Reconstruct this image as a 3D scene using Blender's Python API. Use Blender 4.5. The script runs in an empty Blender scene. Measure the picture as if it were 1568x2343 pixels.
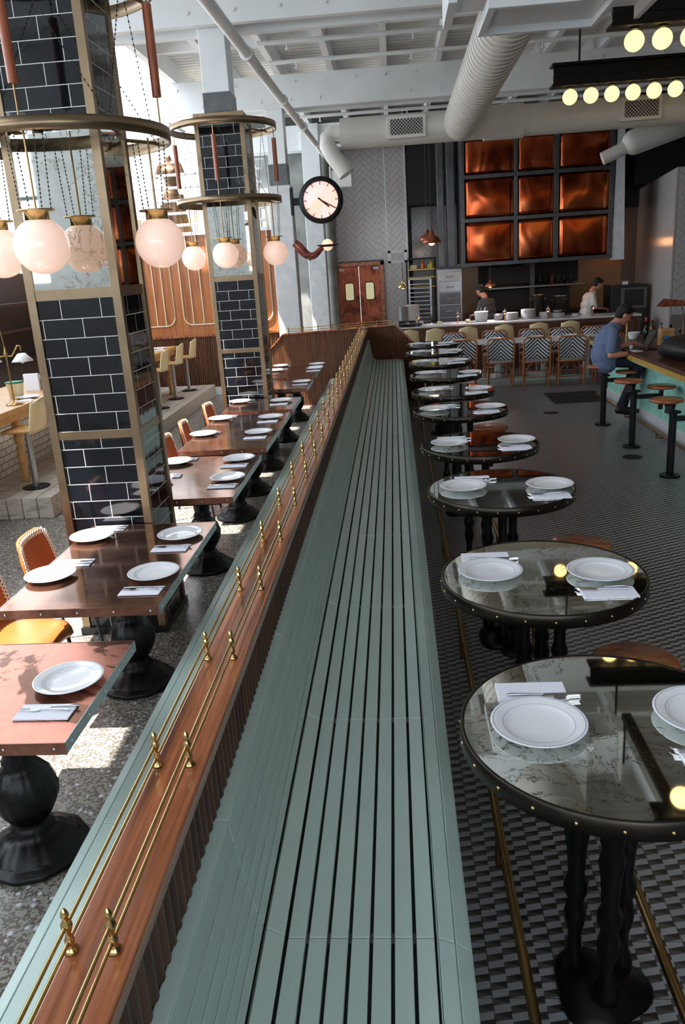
import bpy, bmesh, math, random
from math import pi, sin, cos, radians, sqrt
from mathutils import Vector, Matrix, Euler
random.seed(7)
S = bpy.context.scene
C = S.collection
# ------------------------------------------------------------ camera, sky, sun, exposure
PITCH, ROLL, YAW, FPX, HCAM = 0.298176, 0.0639698, -0.0785001, 1827.6, 2.265
fwd = Vector((sin(YAW)*cos(PITCH), cos(YAW)*cos(PITCH), -sin(PITCH)))
rgt = Vector((cos(YAW), -sin(YAW), 0)); dwn = fwd.cross(rgt)
r2 = rgt*cos(ROLL) + dwn*sin(ROLL); d2 = dwn*cos(ROLL) - rgt*sin(ROLL)
cam = bpy.data.cameras.new('camera'); cam.sensor_fit = 'VERTICAL'; cam.sensor_height = 36.0
cam.lens = FPX/2343*36; cam.clip_start = .05; cam.clip_end = 200
co = bpy.data.objects.new('camera', cam); C.objects.link(co)
co.matrix_world = Matrix(((r2.x, -d2.x, -fwd.x, 0), (r2.y, -d2.y, -fwd.y, 0), (r2.z, -d2.z, -fwd.z, HCAM), (0, 0, 0, 1)))
S.camera = co
S.view_settings.view_transform = 'Standard'; S.view_settings.look = 'None'
S.view_settings.gamma = 1; S.view_settings.use_curve_mapping = False
S.view_settings.exposure = 0.12
W = bpy.data.worlds.new('sky'); S.world = W; W.use_nodes = True
bg = W.node_tree.nodes['Background']
bg.inputs[0].default_value = (.80, .90, 1.0, 1); bg.inputs[1].default_value = 5.2
sun = bpy.data.lights.new('sun', 'SUN'); sun.energy = 24; sun.angle = radians(.6); sun.color = (1, .95, .86)
so = bpy.data.objects.new('sun', sun); C.objects.link(so)
SUND = Vector((.388, .24, -1)).normalized()
so.rotation_euler = SUND.to_track_quat('-Z', 'Y').to_euler(); so.location = (-8, -4, 12)

# ------------------------------------------------------------ materials
def srgb(r, g, b):
    f = lambda c: (c/255/12.92) if c/255 <= .04045 else ((c/255+.055)/1.055)**2.4
    return (f(r), f(g), f(b), 1)
class NT:
    def __init__(s, name):
        s.m = bpy.data.materials.new(name); s.m.use_nodes = True
        s.t = s.m.node_tree; s.b = s.t.nodes['Principled BSDF']
    def n(s, typ, **kw):
        nd = s.t.nodes.new(typ)
        for k, v in kw.items():
            if isinstance(k, str) and hasattr(nd, k): setattr(nd, k, v)
        return nd
    def l(s, a, b): s.t.links.new(a, b)
    def math(s, op, a, b=None, c=None):
        nd = s.t.nodes.new('ShaderNodeMath'); nd.operation = op
        for i, v in enumerate((a, b, c)):
            if v is None: continue
            if isinstance(v, (int, float)): nd.inputs[i].default_value = v
            else: s.l(v, nd.inputs[i])
        return nd.outputs[0]
    def mix(s, f, a, b):
        nd = s.t.nodes.new('ShaderNodeMix'); nd.data_type = 'RGBA'
        for i, v in ((0, f), (6, a), (7, b)):
            if isinstance(v, (tuple, float, int)): nd.inputs[i].default_value = v
            else: s.l(v, nd.inputs[i])
        return nd.outputs[2]
    def coord(s, scale=(1, 1, 1), rot=(0, 0, 0), kind='Object'):
        tc = s.n('ShaderNodeTexCoord'); mp = s.n('ShaderNodeMapping')
        mp.inputs['Scale'].default_value = scale; mp.inputs['Rotation'].default_value = rot
        s.l(tc.outputs[kind], mp.inputs[0]); return mp.outputs[0]
    def noise(s, v, scale, detail=4, rough=.55, dist=0):
        nd = s.n('ShaderNodeTexNoise'); nd.inputs['Scale'].default_value = scale
        nd.inputs['Detail'].default_value = detail; nd.inputs['Roughness'].default_value = rough
        nd.inputs['Distortion'].default_value = dist; s.l(v, nd.inputs['Vector']); return nd.outputs[0]
    def ramp(s, f, *stops):
        nd = s.n('ShaderNodeValToRGB'); e = nd.color_ramp.elements
        while len(e) < len(stops): e.new(.5)
        for i, (p, c) in enumerate(stops): e[i].position = p; e[i].color = c
        s.l(f, nd.inputs[0]); return nd.outputs[0]
    def bump(s, h, st=.3, d=.01):
        nd = s.n('ShaderNodeBump'); nd.inputs['Strength'].default_value = st; nd.inputs['Distance'].default_value = d
        s.l(h, nd.inputs['Height']); s.l(nd.outputs[0], s.b.inputs['Normal'])
    def set(s, col=None, rough=None, metal=None, **kw):
        for k, v in (('Base Color', col), ('Roughness', rough), ('Metallic', metal)):
            if v is None: continue
            if isinstance(v, (tuple, float, int)): s.b.inputs[k].default_value = v
            else: s.l(v, s.b.inputs[k])
        for k, v in kw.items():
            s.b.inputs[k.replace('_', ' ')].default_value = v
        return s.m
BW = lambda v: (v, v, v, 1)
def plain(name, c, rough=.5, metal=0, var=.0, scale=12, bump=0, **kw):
    t = NT(name)
    if var or bump:
        v = t.coord(); n = t.noise(v, scale)
        lo = tuple(x*(1-var) for x in c[:3])+(1,); hi = tuple(min(1, x*(1+var)) for x in c[:3])+(1,)
        t.set(col=t.ramp(n, (.3, lo), (.7, hi)), rough=rough, metal=metal, **kw)
        if bump: t.bump(n, bump, .01)
        return t.m
    return t.set(col=c, rough=rough, metal=metal, **kw)
def emis(name, c, e, base=None, rough=.3):
    t = NT(name); t.set(col=base or c, rough=rough)
    t.b.inputs['Emission Color'].default_value = c; t.b.inputs['Emission Strength'].default_value = e
    return t.m
def wood(name, c1, c2, stretch=(14, 1.2, 14), rough=.35, coat=0.0, c3=None, nscale=1.6):
    t = NT(name); v = t.coord(stretch)
    n = t.noise(v, nscale, 6, .6, .6)
    stops = [(.38, c1), (.5, c2), (.62, c3 or c1)]
    n2 = t.noise(t.coord(tuple(s*6 for s in stretch)), nscale*2, 3)
    col = t.mix(.25, t.ramp(n, *stops), t.ramp(n2, (.3, c1), (.7, c2)))
    t.set(col=col, rough=rough); t.b.inputs['Coat Weight'].default_value = coat; t.b.inputs['Coat Roughness'].default_value = .12
    t.bump(n2, .08, .003); return t.m
def brickmat(name, ca, cb, mortar, bw, bh, ms, rough=.12, axis='xz', bump=.4, offset=.5, metal=0, spec=None):
    t = NT(name); tc = t.n('ShaderNodeTexCoord'); sp = t.n('ShaderNodeSeparateXYZ'); t.l(tc.outputs['Object'], sp.inputs[0])
    cb_ = t.n('ShaderNodeCombineXYZ')
    if axis == 'xz':
        t.l(t.math('ADD', sp.outputs[0], sp.outputs[1]), cb_.inputs[0]); t.l(t.math('SUBTRACT', sp.outputs[2], .0156), cb_.inputs[1])
    else:
        t.l(sp.outputs[0], cb_.inputs[0]); t.l(sp.outputs[1], cb_.inputs[1])
    br = t.n('ShaderNodeTexBrick'); br.offset = offset
    t.l(cb_.outputs[0], br.inputs['Vector'])
    br.inputs['Color1'].default_value = ca; br.inputs['Color2'].default_value = cb; br.inputs['Mortar'].default_value = mortar
    br.inputs['Scale'].default_value = 1; br.inputs['Brick Width'].default_value = bw; br.inputs['Row Height'].default_value = bh
    br.inputs['Mortar Size'].default_value = ms; br.inputs['Mortar Smooth'].default_value = .1
    t.set(col=br.outputs[0], rough=t.ramp(br.outputs[1], (0, BW(rough)), (1, BW(.8))), metal=metal)
    inv = t.math('SUBTRACT', 1, br.outputs[1])
    n = t.noise(tc.outputs['Object'], 9, 2)
    t.bump(t.math('ADD', inv, t.math('MULTIPLY', n, .35)), bump, .004)
    return t.m

M = {}
M['teal'] = plain('teal_paint', srgb(184, 203, 196), .3, var=.04, scale=5)
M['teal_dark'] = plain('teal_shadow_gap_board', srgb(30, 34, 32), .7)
M['teal_bar'] = plain('teal_bar_front', srgb(140, 190, 176), .55, var=.22, scale=7)
M['mahog'] = wood('mahogany', srgb(96, 46, 26), srgb(190, 112, 70), (20, .6, 8), .2, .6, srgb(70, 32, 18), .55)
M['reed'] = wood('reeded_dark_wood', srgb(52, 30, 18), srgb(92, 54, 34), (6, 6, .8), .38)
M['reed_end'] = wood('reeded_walnut', srgb(72, 44, 28), srgb(108, 66, 42), (9, 9, .5), .45, 0, srgb(56, 34, 22))
M['brass'] = plain('polished_brass', srgb(206, 178, 122), .2, 1, .06, 30)
M['brass_old'] = plain('aged_brass', srgb(160, 130, 88), .32, 1, .18, 14)
M['brass_strip'] = plain('brushed_brass_angle', srgb(142, 122, 98), .34, 1, .14, 7)
M['steel'] = plain('brushed_steel', srgb(160, 160, 162), .33, 1, .06, 12)
M['chrome'] = plain('cutlery_steel', srgb(205, 205, 210), .14, 1)
M['iron'] = plain('black_cast_iron', srgb(9, 9, 10), .34, 0, .3, 40, .15, Specular_IOR_Level=.3)
M['iron_dull'] = plain('blackened_steel', srgb(26, 26, 28), .45, .5, .2, 20)
M['rim'] = plain('dark_steel_edge_band', srgb(62, 56, 50), .36, .9, .4, 9)
M['white'] = plain('white_china', srgb(232, 232, 235), .1)
M['blue'] = plain('blue_glaze_line', srgb(56, 74, 150), .15)
M['napkin'] = plain('white_paper_napkin', srgb(232, 232, 242), .9)
M['ceil'] = plain('white_painted_timber', srgb(226, 227, 225), .7, 0, .06, 3)
M['ceilw'] = plain('white_painted_steel', srgb(228, 230, 230), .55, 0, .04, 2)
M['gap'] = plain('grey_board_joint', srgb(150, 152, 152), .9)
M['duct'] = plain('off_white_duct_paint', srgb(212, 207, 198), .45, 0, .04, 3)
M['dark'] = plain('near_black_paint', srgb(22, 22, 23), .55, 0, .2, 8)
M['black_gloss'] = plain('black_enamel', srgb(12, 12, 13), .2)
M['grey'] = plain('charcoal_plaster', srgb(62, 61, 62), .7, 0, .15, 2)
M['conc'] = plain('stained_concrete', srgb(138, 138, 134), .85, 0, .35, 2.2, .2)
M['white_old'] = plain('chipped_white_paint', srgb(206, 207, 208), .75, 0, .12, 5, .25)
M['cream'] = plain('cream_moulded_shell', srgb(216, 198, 152), .35)
M['cream_tube'] = plain('cream_painted_tube', srgb(226, 206, 178), .4)
M['woodo'] = wood('oak_slat_panelling', srgb(150, 84, 36), srgb(184, 110, 54), (9, 9, .5), .4, .2, srgb(130, 70, 30))
M['oak'] = wood('honey_oak_board', srgb(176, 126, 70), srgb(206, 158, 98), (3, 9, 9), .38, .2)
M['plank'] = wood('weathered_white_timber', srgb(176, 164, 148), srgb(206, 198, 186), (2, 14, 14), .75, 0, srgb(150, 138, 122))
M['seatw'] = wood('varnished_stool_wood', srgb(134, 70, 34), srgb(170, 96, 52), (3, 16, 3), .25, .5)
M['dowel'] = wood('turned_mahogany_weight', srgb(132, 62, 32), srgb(164, 84, 46), (9, 9, 1), .35, .2)
M['leather'] = plain('tan_leather', srgb(168, 92, 44), .36, 0, .18, 7, .1)
M['lace'] = plain('white_leather_lacing', srgb(232, 226, 214), .6)
M['rattan'] = wood('bent_rattan_cane', srgb(140, 80, 44), srgb(184, 116, 68), (9, 9, 9), .4, .2)
M['marble'] = plain('white_marble', srgb(208, 207, 208), .15, 0, .06, 3)
M['globe'] = emis('opal_glass_globe', srgb(255, 205, 180), .55, srgb(240, 220, 210), .12)
M['bulb'] = emis('warm_frosted_bulb', (1, .70, .27, 1), 1.7, srgb(255, 230, 190))
M['flame'] = emis('amber_flame', (1, .35, .08, 1), 3)
M['shirt'] = plain('blue_chambray_shirt', srgb(98, 110, 140), .9, 0, .12, 30, .1)
M['jeans'] = plain('dark_navy_trousers', srgb(24, 28, 42), .9, 0, .1, 30)
M['shoe'] = plain('black_leather_shoe', srgb(18, 16, 16), .4)
M['skin'] = plain('skin', srgb(196, 134, 108), .5, 0, .05, 8)
M['hair'] = plain('dark_brown_hair', srgb(16, 13, 12), .7, 0, .3, 60, .4)
M['shirtw'] = plain('white_cook_jacket', srgb(214, 206, 198), .9)
M['shirtg'] = plain('dark_grey_work_shirt', srgb(70, 68, 68), .9)
M['glass'] = NT('clear_glass').set(col=(1, 1, 1, 1), rough=.03, Transmission_Weight=1.0, IOR=1.3)
M['gold_trim'] = plain('fluted_gold_edge', srgb(214, 176, 92), .35, .6, .1, 10)
M['kitchen_metal'] = plain('dull_kitchen_steel', srgb(96, 96, 98), .35, .9, .2, 5)
M['redwood'] = M['mahog']
# thin window glass that lets daylight through
t = NT('window_glass'); tr = t.n('ShaderNodeBsdfTransparent'); gl = t.n('ShaderNodeBsdfGlossy'); gl.inputs['Roughness'].default_value = .03
mx = t.n('ShaderNodeMixShader'); mx.inputs[0].default_value = .06; t.l(tr.outputs[0], mx.inputs[1]); t.l(gl.outputs[0], mx.inputs[2])
t.l(mx.outputs[0], t.t.nodes['Material Output'].inputs[0]); M['pane'] = t.m
# black glazed tile, white glazed tile
M['btile'] = brickmat('black_glazed_tile', srgb(10, 11, 15), srgb(20, 23, 32), srgb(220, 220, 216), .245, .1137, .0022, .05)
M['wtile'] = brickmat('white_glazed_tile_dark_grout', srgb(222, 220, 214), srgb(206, 204, 196), srgb(70, 66, 62), .15, .075, .004, .14)
# antique mirror
def mirror(name, tint, amt=.5):
    t = NT(name); v = t.coord((1, 1, 1))
    n1 = t.noise(v, 5.5, 8, .68, 1.6); n2 = t.noise(v, 2.2, 3)
    a = t.math('ABSOLUTE', t.math('SUBTRACT', n1, .5))
    vein = t.math('MULTIPLY', t.math('LESS_THAN', a, .0065), t.math('GREATER_THAN', n2, .5))
    col = t.mix(vein, tint, srgb(84, 78, 60))
    cl = t.noise(v, 3, 5)
    col2 = t.mix(t.math('MULTIPLY', t.ramp(cl, (.45, BW(0)), (.75, BW(1))), .14), col, srgb(120, 116, 98))
    t.set(col=col2, rough=t.math('MULTIPLY_ADD', vein, .4, .025), metal=1.0); return t.m
M['mirror'] = mirror('antique_mirror_glass', srgb(236, 240, 234))
M['mirror2'] = mirror('smoked_mirror_glass', srgb(204, 206, 200))
# patinated copper
def copper(name, bright, brown, lo, hi, rough=.28):
    t = NT(name); v = t.coord((1, 1, 1)); oi = t.n('ShaderNodeObjectInfo')
    n = t.noise(v, 1.7 if rough == .28 and hi < .54 else 2.6, 7, .62, .8); n2 = t.noise(v, 11, 4)
    f = t.ramp(n, (lo, BW(0)), (hi, BW(1)))
    c = t.mix(f, bright, brown); c = t.mix(t.math('MULTIPLY', n2, .35), c, srgb(90, 52, 36))
    t.set(col=c, rough=t.math('MULTIPLY_ADD', f, -.1, rough), metal=.85); t.bump(n2, .03, .002); return t.m
M['copper_top'] = copper('patinated_copper_sheet', srgb(176, 124, 100), srgb(128, 90, 72), .3, .55, .2)
M['copper_raw'] = copper('half_worn_pink_copper', srgb(226, 150, 128), srgb(132, 88, 68), .50, .53)
M['copper_edge'] = plain('copper_edge_band', srgb(152, 104, 86), .34, .9, .4, 14)
M['copper_door'] = copper('burnished_copper_door', srgb(196, 112, 82), srgb(96, 50, 34), .42, .62, .4)
t = NT('reflection_tinted_copper_panel'); v = t.coord((1.3, 1, .9)); n = t.noise(v, 1.3, 1, .5, 1.2)
c = t.ramp(n, (.25, srgb(84, 34, 22)), (.5, srgb(170, 76, 44)), (.7, srgb(206, 116, 70)))  # warm wavy reflections are put into the copper as noise tones
t.set(col=c, rough=.16, metal=1.0); t.bump(n, .25, .05); M['copper_panel'] = t.m
# terrazzo
t = NT('grey_terrazzo'); v = t.coord(); vo = t.n('ShaderNodeTexVoronoi'); vo.inputs['Scale'].default_value = 34; vo.inputs['Randomness'].default_value = 1; t.l(v, vo.inputs['Vector'])
sp = t.n('ShaderNodeSeparateColor'); t.l(vo.outputs['Color'], sp.inputs[0])
chip = t.math('MULTIPLY', t.math('LESS_THAN', vo.outputs['Distance'], t.math('MULTIPLY_ADD', sp.outputs[1], .2, .2)), t.math('GREATER_THAN', sp.outputs[0], .66))
vo2 = t.n('ShaderNodeTexVoronoi'); vo2.inputs['Scale'].default_value = 95; t.l(v, vo2.inputs['Vector'])
sp2 = t.n('ShaderNodeSeparateColor'); t.l(vo2.outputs['Color'], sp2.inputs[0])
dk = t.math('GREATER_THAN', sp2.outputs[0], .55)
c = t.mix(dk, srgb(148, 144, 136), srgb(88, 80, 72)); c = t.mix(chip, c, srgb(204, 206, 214))
n = t.noise(v, 1.1, 3); c = t.mix(t.math('MULTIPLY', n, .35), c, srgb(110, 106, 100))
t.set(col=c, rough=.26); M['terrazzo'] = t.m
# cement tile with small light parallelograms between dark bow-ties
t = NT('patterned_cement_tile'); tc = t.n('ShaderNodeTexCoord'); sp = t.n('ShaderNodeSeparateXYZ'); t.l(tc.outputs['Object'], sp.inputs[0])
PX, PY = .111, .0278
yy = t.math('SUBTRACT', t.math('DIVIDE', sp.outputs[1], PY), t.math('MULTIPLY', t.math('FRACT', t.math('DIVIDE', sp.outputs[0], PX/2)), .38)); row = t.math('FLOOR', yy); fy = t.math('FRACT', yy)
sh = t.math('MULTIPLY', t.math('FRACT', t.math('MULTIPLY', row, .5)), 1.0)
xx = t.math('ADD', t.math('DIVIDE', sp.outputs[0], PX), sh); fx = t.math('FRACT', xx)
light = t.math('LESS_THAN', fx, .5)
gx = t.math('FRACT', t.math('MULTIPLY', fx, 2)); tri = t.math('LESS_THAN', t.math('SUBTRACT', 1, gx), fy)
dkc = t.mix(tri, srgb(80, 77, 76), srgb(36, 32, 31))
c = t.mix(light, dkc, srgb(158, 157, 160))
gr1 = t.math('LESS_THAN', t.math('FRACT', t.math('DIVIDE', sp.outputs[0], .2223)), .012)
gr2 = t.math('LESS_THAN', t.math('FRACT', t.math('DIVIDE', sp.outputs[1], .2223)), .012)
c = t.mix(t.math('MAXIMUM', gr1, gr2), c, srgb(30, 28, 27))
nz = t.noise(tc.outputs['Object'], 1.3, 4); c = t.mix(t.math('MULTIPLY', nz, .3), c, srgb(70, 68, 68))
t.set(col=c, rough=.34); M['ctile'] = t.m
# black and white chevron weave
t = NT('black_white_chevron_weave'); tc = t.n('ShaderNodeTexCoord'); sp = t.n('ShaderNodeSeparateXYZ'); t.l(tc.outputs['Object'], sp.inputs[0])
h = t.math('ADD', sp.outputs[2], sp.outputs[1]); a = t.math('MULTIPLY', t.math('ABSOLUTE', sp.outputs[0]), -1.0)
f = t.math('FRACT', t.math('DIVIDE', t.math('ADD', h, t.math('MULTIPLY', a, -1.0)), .058))
t.set(col=t.mix(t.math('LESS_THAN', f, .5), srgb(22, 22, 26), srgb(214, 214, 216)), rough=.5); M['weave'] = t.m
# clock dial
t = NT('lit_clock_dial'); v = t.coord(); wn = t.noise(v, 3.2, 1)
col = t.ramp(wn, (.4, srgb(244, 190, 186)), (.62, srgb(255, 168, 120))); t.set(col=srgb(250, 220, 215), rough=.4)
t.l(col, t.b.inputs['Emission Color']); t.b.inputs['Emission Strength'].default_value = .8; M['dial'] = t.m
t = NT('purple_tentacle_glaze'); v = t.coord(); t.set(col=t.ramp(t.noise(v, 9, 3), (.3, srgb(52, 22, 22)), (.7, srgb(150, 66, 52))), rough=.25); M['tentacle'] = t.m
M['bronze'] = plain('weathered_bronze', srgb(104, 80, 60), .45, .5, .4, 4)

# ------------------------------------------------------------ mesh builder
class MB:
    def __init__(s): s.v = []; s.f = []; s.m = []; s.s = []
    def add(s, vs, fs, m=0, sm=False):
        o = len(s.v); s.v += [tuple(v) for v in vs]
        for f in fs: s.f.append(tuple(i+o for i in f)); s.m.append(m); s.s.append(sm)
        return s
    def box(s, x0, x1, y0, y1, z0, z1, m=0):
        return s.add([(x0, y0, z0), (x1, y0, z0), (x1, y1, z0), (x0, y1, z0), (x0, y0, z1), (x1, y0, z1), (x1, y1, z1), (x0, y1, z1)],
                     [(0, 3, 2, 1), (4, 5, 6, 7), (0, 1, 5, 4), (1, 2, 6, 5), (2, 3, 7, 6), (3, 0, 4, 7)], m)
    def obox(s, c, sx, sy, sz, R, m=0):
        vs = [Vector(c)+R@Vector((a*sx/2, b*sy/2, d*sz/2)) for d in (-1, 1) for a, b in ((-1, -1), (1, -1), (1, 1), (-1, 1))]
        return s.add(vs, [(0, 3, 2, 1), (4, 5, 6, 7), (0, 1, 5, 4), (1, 2, 6, 5), (2, 3, 7, 6), (3, 0, 4, 7)], m)
    def prism(s, poly, axis, a, b, m=0):
        def P(p, h): return (h, p[0], p[1]) if axis == 'x' else (p[0], h, p[1]) if axis == 'y' else (p[0], p[1], h)
        n = len(poly); ar = sum(poly[i][0]*poly[(i+1) % n][1]-poly[(i+1) % n][0]*poly[i][1] for i in range(n))
        vs = [P(p, a) for p in poly]+[P(p, b) for p in poly]
        fs = [tuple(range(n)), tuple(range(2*n-1, n-1, -1))]+[(i, i+n, (i+1) % n+n, (i+1) % n) for i in range(n)]
        flip = (ar > 0) != (axis == 'y')
        if b < a: flip = not flip
        if flip: fs = [tuple(reversed(f)) for f in fs]
        return s.add(vs, fs, m)
    def frame(s, d):
        d = Vector(d).normalized(); u = d.orthogonal().normalized() if abs(d.z) > .95 or True else None
        ref = Vector((0, 0, 1)) if abs(d.z) < .9 else Vector((1, 0, 0))
        u = d.cross(ref).normalized(); w = u.cross(d).normalized(); return u, w
    def cyl(s, p0, p1, r0, r1=None, n=16, m=0, cap=True, sm=True):
        r1 = r0 if r1 is None else r1
        p0 = Vector(p0); p1 = Vector(p1); u, w = s.frame(p1-p0)
        vs = []
        for p, r in ((p0, r0), (p1, r1)):
            for i in range(n): a = 2*pi*i/n; vs.append(p+u*(r*cos(a))+w*(r*sin(a)))
        s.add(vs, [((i+1) % n, i, i+n, (i+1) % n+n) for i in range(n)], m, sm)
        if cap: s.add(vs[:n], [tuple(range(n))], m); s.add(vs[n:], [tuple(reversed(range(n)))], m)
        return s
    def tube(s, path, r, n=8, m=0, closed=False):
        P = [Vector(p) for p in path]; N = len(P); vs = []; u = None
        rr = r if isinstance(r, (list, tuple)) else [r]*N
        for i, p in enumerate(P):
            if closed: d = P[(i+1) % N]-P[i-1]
            else: d = P[min(i+1, N-1)]-P[max(i-1, 0)]
            d.normalize()
            if u is None: u, w = s.frame(d)
            else:
                u = (u-d*u.dot(d)).normalized()
            w = u.cross(d)
            for k in range(n): a = 2*pi*k/n; vs.append(p+u*(rr[i]*cos(a))+w*(rr[i]*sin(a)))
        fs = []
        for i in range(N if closed else N-1):
            j = (i+1) % N
            for k in range(n): fs.append((i*n+(k+1) % n, i*n+k, j*n+k, j*n+(k+1) % n))
        s.add(vs, fs, m, True)
        if not closed: s.add(vs[:n], [tuple(range(n))], m); s.add(vs[-n:], [tuple(reversed(range(n)))], m)
        return s
    def lathe(s, prof, c=(0, 0, 0), n=24, m=0, lobes=0, amp=0, mats=None):
        vs = []; c = Vector(c)
        for r, z in prof:
            for i in range(n):
                a = 2*pi*i/n; k = 1+amp*cos(lobes*a) if lobes else 1
                vs.append((c.x+r*k*cos(a), c.y+r*k*sin(a), c.z+z))
        for j in range(len(prof)-1):
            mm = mats[j] if mats else m
            fs = [(j*n+i, j*n+(i+1) % n, (j+1)*n+(i+1) % n, (j+1)*n+i) for i in range(n)]
            o = len(s.v)
            if j == 0: base = o; s.v += [tuple(v) for v in vs]
            for f in fs: s.f.append(tuple(q+base for q in f)); s.m.append(mm); s.s.append(True)
        return s
    def ell(s, c, r, n=16, m=0, R=None):
        r = (r, r, r) if isinstance(r, (int, float)) else r
        k = max(4, n//2); vs = []; c = Vector(c); R = R or Matrix.Identity(3)
        for j in range(k+1):
            t_ = pi*j/k
            for i in range(n):
                a = 2*pi*i/n; vs.append(c+R@Vector((r[0]*sin(t_)*cos(a), r[1]*sin(t_)*sin(a), -r[2]*cos(t_))))
        return s.add(vs, [(j*n+i, j*n+(i+1) % n, (j+1)*n+(i+1) % n, (j+1)*n+i) for j in range(k) for i in range(n)], m, True)
    def cap(s, p0, p1, r0, r1, n=14, m=0):
        p0 = Vector(p0); p1 = Vector(p1); s.ell(p0, r0, n, m); s.ell(p1, r1, n, m); s.cyl(p0, p1, r0, r1, n, m); return s
    def grid(s, fn, nu, nv, m=0, thick=0):
        vs = [fn(i/nu, j/nv) for j in range(nv+1) for i in range(nu+1)]
        return s.add(vs, [(j*(nu+1)+i, j*(nu+1)+i+1, (j+1)*(nu+1)+i+1, (j+1)*(nu+1)+i) for j in range(nv) for i in range(nu)], m, True)
    def build(s, name, mats, parent=None, loc=(0, 0, 0), bevel=0, solid=0, sub=0, remesh=0, rot=None):
        me = bpy.data.meshes.new(name); me.from_pydata(s.v, [], s.f); me.update()
        if not isinstance(mats, (list, tuple)): mats = [mats]
        for q in mats: me.materials.append(M[q] if isinstance(q, str) else q)
        me.polygons.foreach_set('material_index', s.m); me.polygons.foreach_set('use_smooth', s.s)
        o = bpy.data.objects.new(name, me); C.objects.link(o); o.location = loc
        if rot: o.rotation_euler = rot
        if parent: o.parent = parent
        if solid: md = o.modifiers.new('solid', 'SOLIDIFY'); md.thickness = solid; md.offset = 0
        if bevel: md = o.modifiers.new('bevel', 'BEVEL'); md.width = bevel; md.segments = 2; md.limit_method = 'ANGLE'
        if remesh:
            md = o.modifiers.new('remesh', 'REMESH'); md.mode = 'VOXEL'; md.voxel_size = remesh; md.use_smooth_shade = True
            md = o.modifiers.new('smooth', 'SMOOTH'); md.factor = .5; md.iterations = 5
        if sub: md = o.modifiers.new('sub', 'SUBSURF'); md.levels = sub; md.render_levels = sub
        return o
def tag(o, label, cat, group=None):
    o['label'] = label; o['category'] = cat
    if group: o['group'] = group
    return o
def empty(name, label, cat, loc=(0, 0, 0), rz=0, group=None):
    o = bpy.data.objects.new(name, None); C.objects.link(o); o.location = loc; o.rotation_euler = (0, 0, rz)
    o.empty_display_size = .1
    return tag(o, label, cat, group)
def struct(o, label=None):
    o['kind'] = 'structure'
    if label: o['label'] = label
    return o
def kids(o): return [c for c in C.objects if c.parent == o]
def dup(o, loc=None, rz=None, label=None, group=None, parent=None):
    c = o.copy(); C.objects.link(c); c.parent = parent
    if loc is not None: c.location = loc
    if rz is not None: c.rotation_euler = (0, 0, rz)
    if label: c['label'] = label
    if group: c['group'] = group
    for k in list(o.children): dup(k, parent=c)
    return c
def arc(cx, cy, r, a0, a1, n=6): return [(cx+r*cos(a0+(a1-a0)*i/n), cy+r*sin(a0+(a1-a0)*i/n)) for i in range(n+1)]
# ============================================================ THE ROOM
XD = -.52   # line under the bench where the tile floor meets the terrazzo
struct(MB().box(XD, 7, -3, 22.5, -.1, 0).build('floor', 'ctile'))
struct(MB().box(-7, XD, -3, 22.5, -.1, 0).build('floor', 'terrazzo'))
# ceiling: boards, open joists, bolted beams
mb = MB(); y = -3
struct(MB().box(-3.62, 7, -3, 22.5, 5.66, 5.74).build('ceiling', 'ceil'))
struct(MB().box(-7, -5.05, -3, 22.5, 5.5, 5.74).build('ceiling', 'ceil'))
struct(MB().box(-5.05, -3.66, -3, 1.75, 5.66, 5.74).build('ceiling', 'ceil'))  # unseen panel added over the skylight's near end, keeps sun off the foreground
mb = MB(); y = -2.9
while y < 20.4: mb.box(-3.6, 7, y, y+.004, 5.657, 5.6605); y += .185
struct(mb.build('trim_ceiling_board_joints', 'gap'))
bn = 0
for yb in (0, 5, 10, 15, 20):
    for dy in (-.27, .17):
        mb = MB().box(-7, 7, yb+dy, yb+dy+.1, 4.85, 5.36)
        for k in range(28):
            for z_ in (4.97, 5.24):
                mb.cyl((-6.6+k*.5+(.1 if z_ > 5 else 0), yb+dy-.02, z_), (-6.6+k*.5+(.1 if z_ > 5 else 0), yb+dy, z_), .022, n=8)
        bn += 1; struct(mb.build('trim_%d' % bn, 'ceilw', bevel=.004))
x = -3.53
jx = []
while x < 7: jx.append(x); x += .88
for x in jx:
    bn += 1; struct(MB().box(x-.05, x+.05, -3, 20.3, 5.36, 5.66).build('trim_%d' % bn, 'ceilw'))
for yb in (0, 5, 10, 15):
    for q in (1.67, 3.33):
        bn += 1; struct(MB().box(-3.6, 7, yb+q-.03, yb+q+.03, 5.47, 5.66).build('trim_%d' % bn, 'ceilw'))
# skylight over the left aisle
mb = MB()
for k in range(9): mb.box(-5.05, -3.62, 1.75+k*2.5, 1.80+k*2.5, 5.66, 5.74)
mb.box(-5.09, -5.05, -3, 22.5, 5.66, 5.74); mb.box(-3.64, -3.60, -3, 22.5, 5.66, 5.74)
sk = struct(mb.build('window_1', 'ceilw'))
MB().box(-5.05, -3.64, 1.76, 22.5, 5.69, 5.70).build('pane', 'pane', sk)
# left wall: dark dado with tall glazing over it
struct(MB().box(-7.1, -7, -3, 16, 0, 2.5).build('wall_left', 'grey'))
mb = MB(); mb.box(-7.1, -7, -3, 22.5, 5.3, 5.5)
for k in range(8): mb.box(-7.1, -7.0, -3+k*2.6, -2.88+k*2.6, 2.5, 5.3)
for z_ in (3.4, 4.4): mb.box(-7.07, -7.02, -3, 16, z_, z_+.05)
w2 = struct(mb.build('window_2', 'ceilw')); MB().box(-7.06, -7.05, -3, 16, 2.5, 5.3).build('pane', 'pane', w2)
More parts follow.
